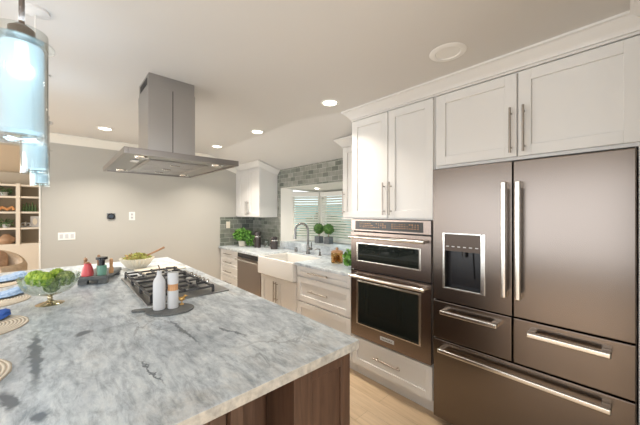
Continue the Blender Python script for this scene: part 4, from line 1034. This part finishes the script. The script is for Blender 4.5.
# ------------------------------------------------------------------ living room
YS = 9.1
bk = thing('built_in_bookcase', (-1.6, 9.3, 0), 'cream built-in bookcase with open cubbies across the far room', 'bookcase')
mb = MB()
cols = [-0.20, -0.61, -1.02, -1.43, -1.84, -2.6, -3.4]
levels = [0.75, 1.107, 1.46, 1.80, 2.06]
mb.box(-3.4, -0.10, YS-0.02, YS+0.38, 0.02, 0.0+0.74); part('base_cabinet', mb, 'cream_wood', bk)
mb = MB(); mb.box(-3.4, -0.10, YS+0.36, YS+0.38, 0.74, 2.10); part('back_panel', mb, 'tan_back', bk)
for z in levels:
    mb = MB(); mb.box(-3.4, -0.10, YS, YS+0.36, z-0.02, z+0.02); part('shelf', mb, 'cream_wood', bk)
for x in (-0.13, -0.63, -1.13, -1.63, -2.2, -2.8, -3.4):
    mb = MB(); mb.box(x-0.032, x+0.032, YS-0.012, YS+0.36, 0.74, 2.10); part('divider', mb, 'cream_wood', bk)
def shelfpos(u, z):
    r = (u-320)/284.4; return Vector(((0.679+0.734*r)/(0.734-0.679*r)*(YS+0.12), YS+0.12, z+0.0205))
def shelf_plant(u, z, lab):
    p = shelfpos(u, z); t = thing('shelf_plant', p, lab, 'plant', 'white-potted plants in the bookcase')
    mb = MB(); mb.lathe(p, [(0, 0), (0.05, 0), (0.07, 0.08), (0.063, 0.08), (0, 0.06)], 20); part('pot', mb, 'white_matte', t)
    part('foliage', foliage(p+Vector((0, 0, 0.11)), 0.085, 90, 0.09, 0.022, 0.5, int(z*100), 0.05), 'dark_leaf', t)
shelf_plant(4, 1.80, 'dark leafy plant in a white pot on the topmost bookcase shelf')
shelf_plant(6, 1.107, 'spiky green plant in a white pot two shelves under the top one')
p = shelfpos(6, 1.46); mb = MB(); mb.tube([(p.x-0.11, p.y, p.z+0.05), (p.x-0.05, p.y, p.z+0.09), (p.x+0.02, p.y, p.z+0.045), (p.x+0.09, p.y, p.z+0.10), (p.x+0.12, p.y, p.z+0.035)], 0.034, 12, 0.032)
solo('knot_ornament', mb, 'terracotta', p, 'orange curled ornament on a bookcase shelf', 'ornament')
p = shelfpos(6, 0.75); mb = MB(); mb.lathe(p, [(0, 0), (0.09, 0), (0.15, 0.07), (0.14, 0.13), (0.07, 0.18), (0.05, 0.21), (0.06, 0.22), (0.04, 0.21), (0, 0.16)], 28); solo('squat_vase', mb, 'basket_brown', p, 'squat brown vase on the lowest bookcase shelf', 'vase')
p = shelfpos(25.8, 1.107); mb = MB()
for (dx, dz, a) in ((-0.04, 0.058, 0.4), (0.035, 0.055, -0.5), (0.0, 0.075, 1.4)):
    q = [(p.x+dx+0.05*math.cos(2*PI*k/16)*math.cos(a), p.y+0.05*math.cos(2*PI*k/16)*math.sin(a), p.z+dz+0.038*math.sin(2*PI*k/16)) for k in range(17)]
    mb.tube(q, 0.016, 10)
solo('chain_ornament', mb, 'white_matte', p, 'white looped knot ornament on the bookcase shelf', 'ornament')
p = shelfpos(35.0, 1.107); t = thing('oval_sculpture', p, 'upright white sculpture frame beside the knot ornament', 'ornament')
mb = MB(); mb.box(p.x-0.075, p.x+0.075, p.y-0.02, p.y+0.02, p.z, p.z+0.25, 0.01); part('frame', mb, 'white_matte', t)
mb = MB(); mb.lathe((0, 0, 0), [(0, 0.006), (0.035, 0.006), (0.04, 0)], 24); mb.xf(Matrix.Translation((p.x, p.y-0.0205, p.z+0.125)) @ Matrix.Diagonal((1, 1, 1.9, 1)) @ Matrix.Rotation(PI/2, 4, 'X')); part('oval', mb, 'ivory', t)
for k, u_ in enumerate((23.5, 26.5, 29.5, 32.5, 35.5)):
    p = shelfpos(u_, 1.46); h = (0.17, 0.20, 0.18, 0.21, 0.16)[k]
    mb = MB(); mb.lathe(p, [(0, 0), (0.024, 0), (0.025, h*0.5), (0.012, h*0.72), (0.012, h), (0, h)], 16)
    solo('glass_bottle', mb, 'dark_leaf', p, 'small dark green bottle in the row on the bookcase shelf', 'bottle', 'identical dark bottles on the bookcase shelf')
# armchair
ac = thing('armchair', (-0.95, 6.6, 0), 'tan upholstered barrel armchair in front of the bookcase', 'armchair')
cx_, cy_ = -0.82, 6.62
mb = MB(); secs = []
N = 26
for i in range(N+1):
    a = math.radians(-62 + 304*i/N)          # opens toward -x/-y
    hgt = 0.66 + 0.20*max(0, math.sin(a))**1.2; R0, R1 = 0.36, 0.47
    ca, sa = math.cos(a), math.sin(a)
    sec = []
    for (r, z) in ((R0, 0.14), (R1-0.01, 0.14), (R1, hgt-0.06), (R1-0.02, hgt-0.015), ((R0+R1)/2, hgt), (R0+0.015, hgt-0.02), (R0, hgt-0.07)):
        sec.append((cx_+r*ca, cy_+r*sa, z))
    secs.append(sec)
mb.loft(secs); part('back_and_arms', mb, 'fabric_tan', ac)
mb = MB(); mb.lathe((cx_, cy_, 0.14), [(0, 0), (0.34, 0), (0.352, 0.03), (0.352, 0.14), (0, 0.14)], 36); part('seat_base', mb, 'fabric_tan', ac)
mb = MB(); mb.lathe((cx_, cy_, 0.2805), [(0, 0), (0.33, 0), (0.345, 0.03), (0.345, 0.11), (0.32, 0.15), (0, 0.165)], 36); part('seat_cushion', mb, 'fabric_tan', ac)
for a in (0.8, 2.3, 3.9, 5.4):
    mb = MB(); mb.cyl((cx_+0.32*math.cos(a), cy_+0.32*math.sin(a), 0.0005), (cx_+0.32*math.cos(a), cy_+0.32*math.sin(a), 0.139), 0.015, 0.022, n=12); part('leg', mb, 'brown_wood', ac)
mb = MB(); t_ = bmesh.new(); bmesh.ops.create_uvsphere(t_, u_segments=28, v_segments=18, radius=1)
for v in t_.verts:
    x, y, z = v.co; sgn = lambda q: (1 if q > 0 else -1)
    v.co = Vector((sgn(x)*abs(x)**0.55*0.21, y*0.075*(1-0.55*max(abs(x), abs(z))**3), sgn(z)*abs(z)**0.55*0.20))
mb.merge(t_, Matrix.Translation((cx_+0.03, cy_+0.19, 0.66)) @ Matrix.Rotation(-0.3, 4, 'X')); solo('throw_pillow', mb, 'pillow_tan', (cx_, cy_+0.2, 0.46), 'brown square throw pillow leaning in the armchair', 'pillow')

# ------------------------------------------------------------------ outside the bay window
mb = MB()
for k in range(26): mb.box(6.9, 6.93, -2+k*0.42, -2+k*0.42+0.40, -0.3, 1.75)
mb.box(6.93, 6.97, -2, 9, 0.2, 0.3); mb.box(6.93, 6.97, -2, 9, 1.3, 1.4)
solo('garden_fence', mb, 'fence_paint', (6.9, 3, -0.3), 'pale board fence glimpsed through the blinds', 'fence')
mb = MB(); mb.box(4.01, 20, -8, 14, -0.4, -0.3); o = struct('floor_garden', mb, 'gravel')
for i, (x, y, z, r) in enumerate(((5.6, 3.9, 0.3, 0.5), (5.5, 5.8, 0.7, 0.7))):
    mb = foliage((x, y, z), r, 1500, 0.14, 0.09, 1.0, 20+i, r*0.9); mb.cyl((x, y, -0.3), (x, y, z-r*0.5), 0.05, n=10)
    solo('garden_shrub', mb, 'hedge_green', (x, y, -0.3), ('rounded green shrub outside the centre pane', 'larger green shrub outside the oblique pane')[i], 'shrub')
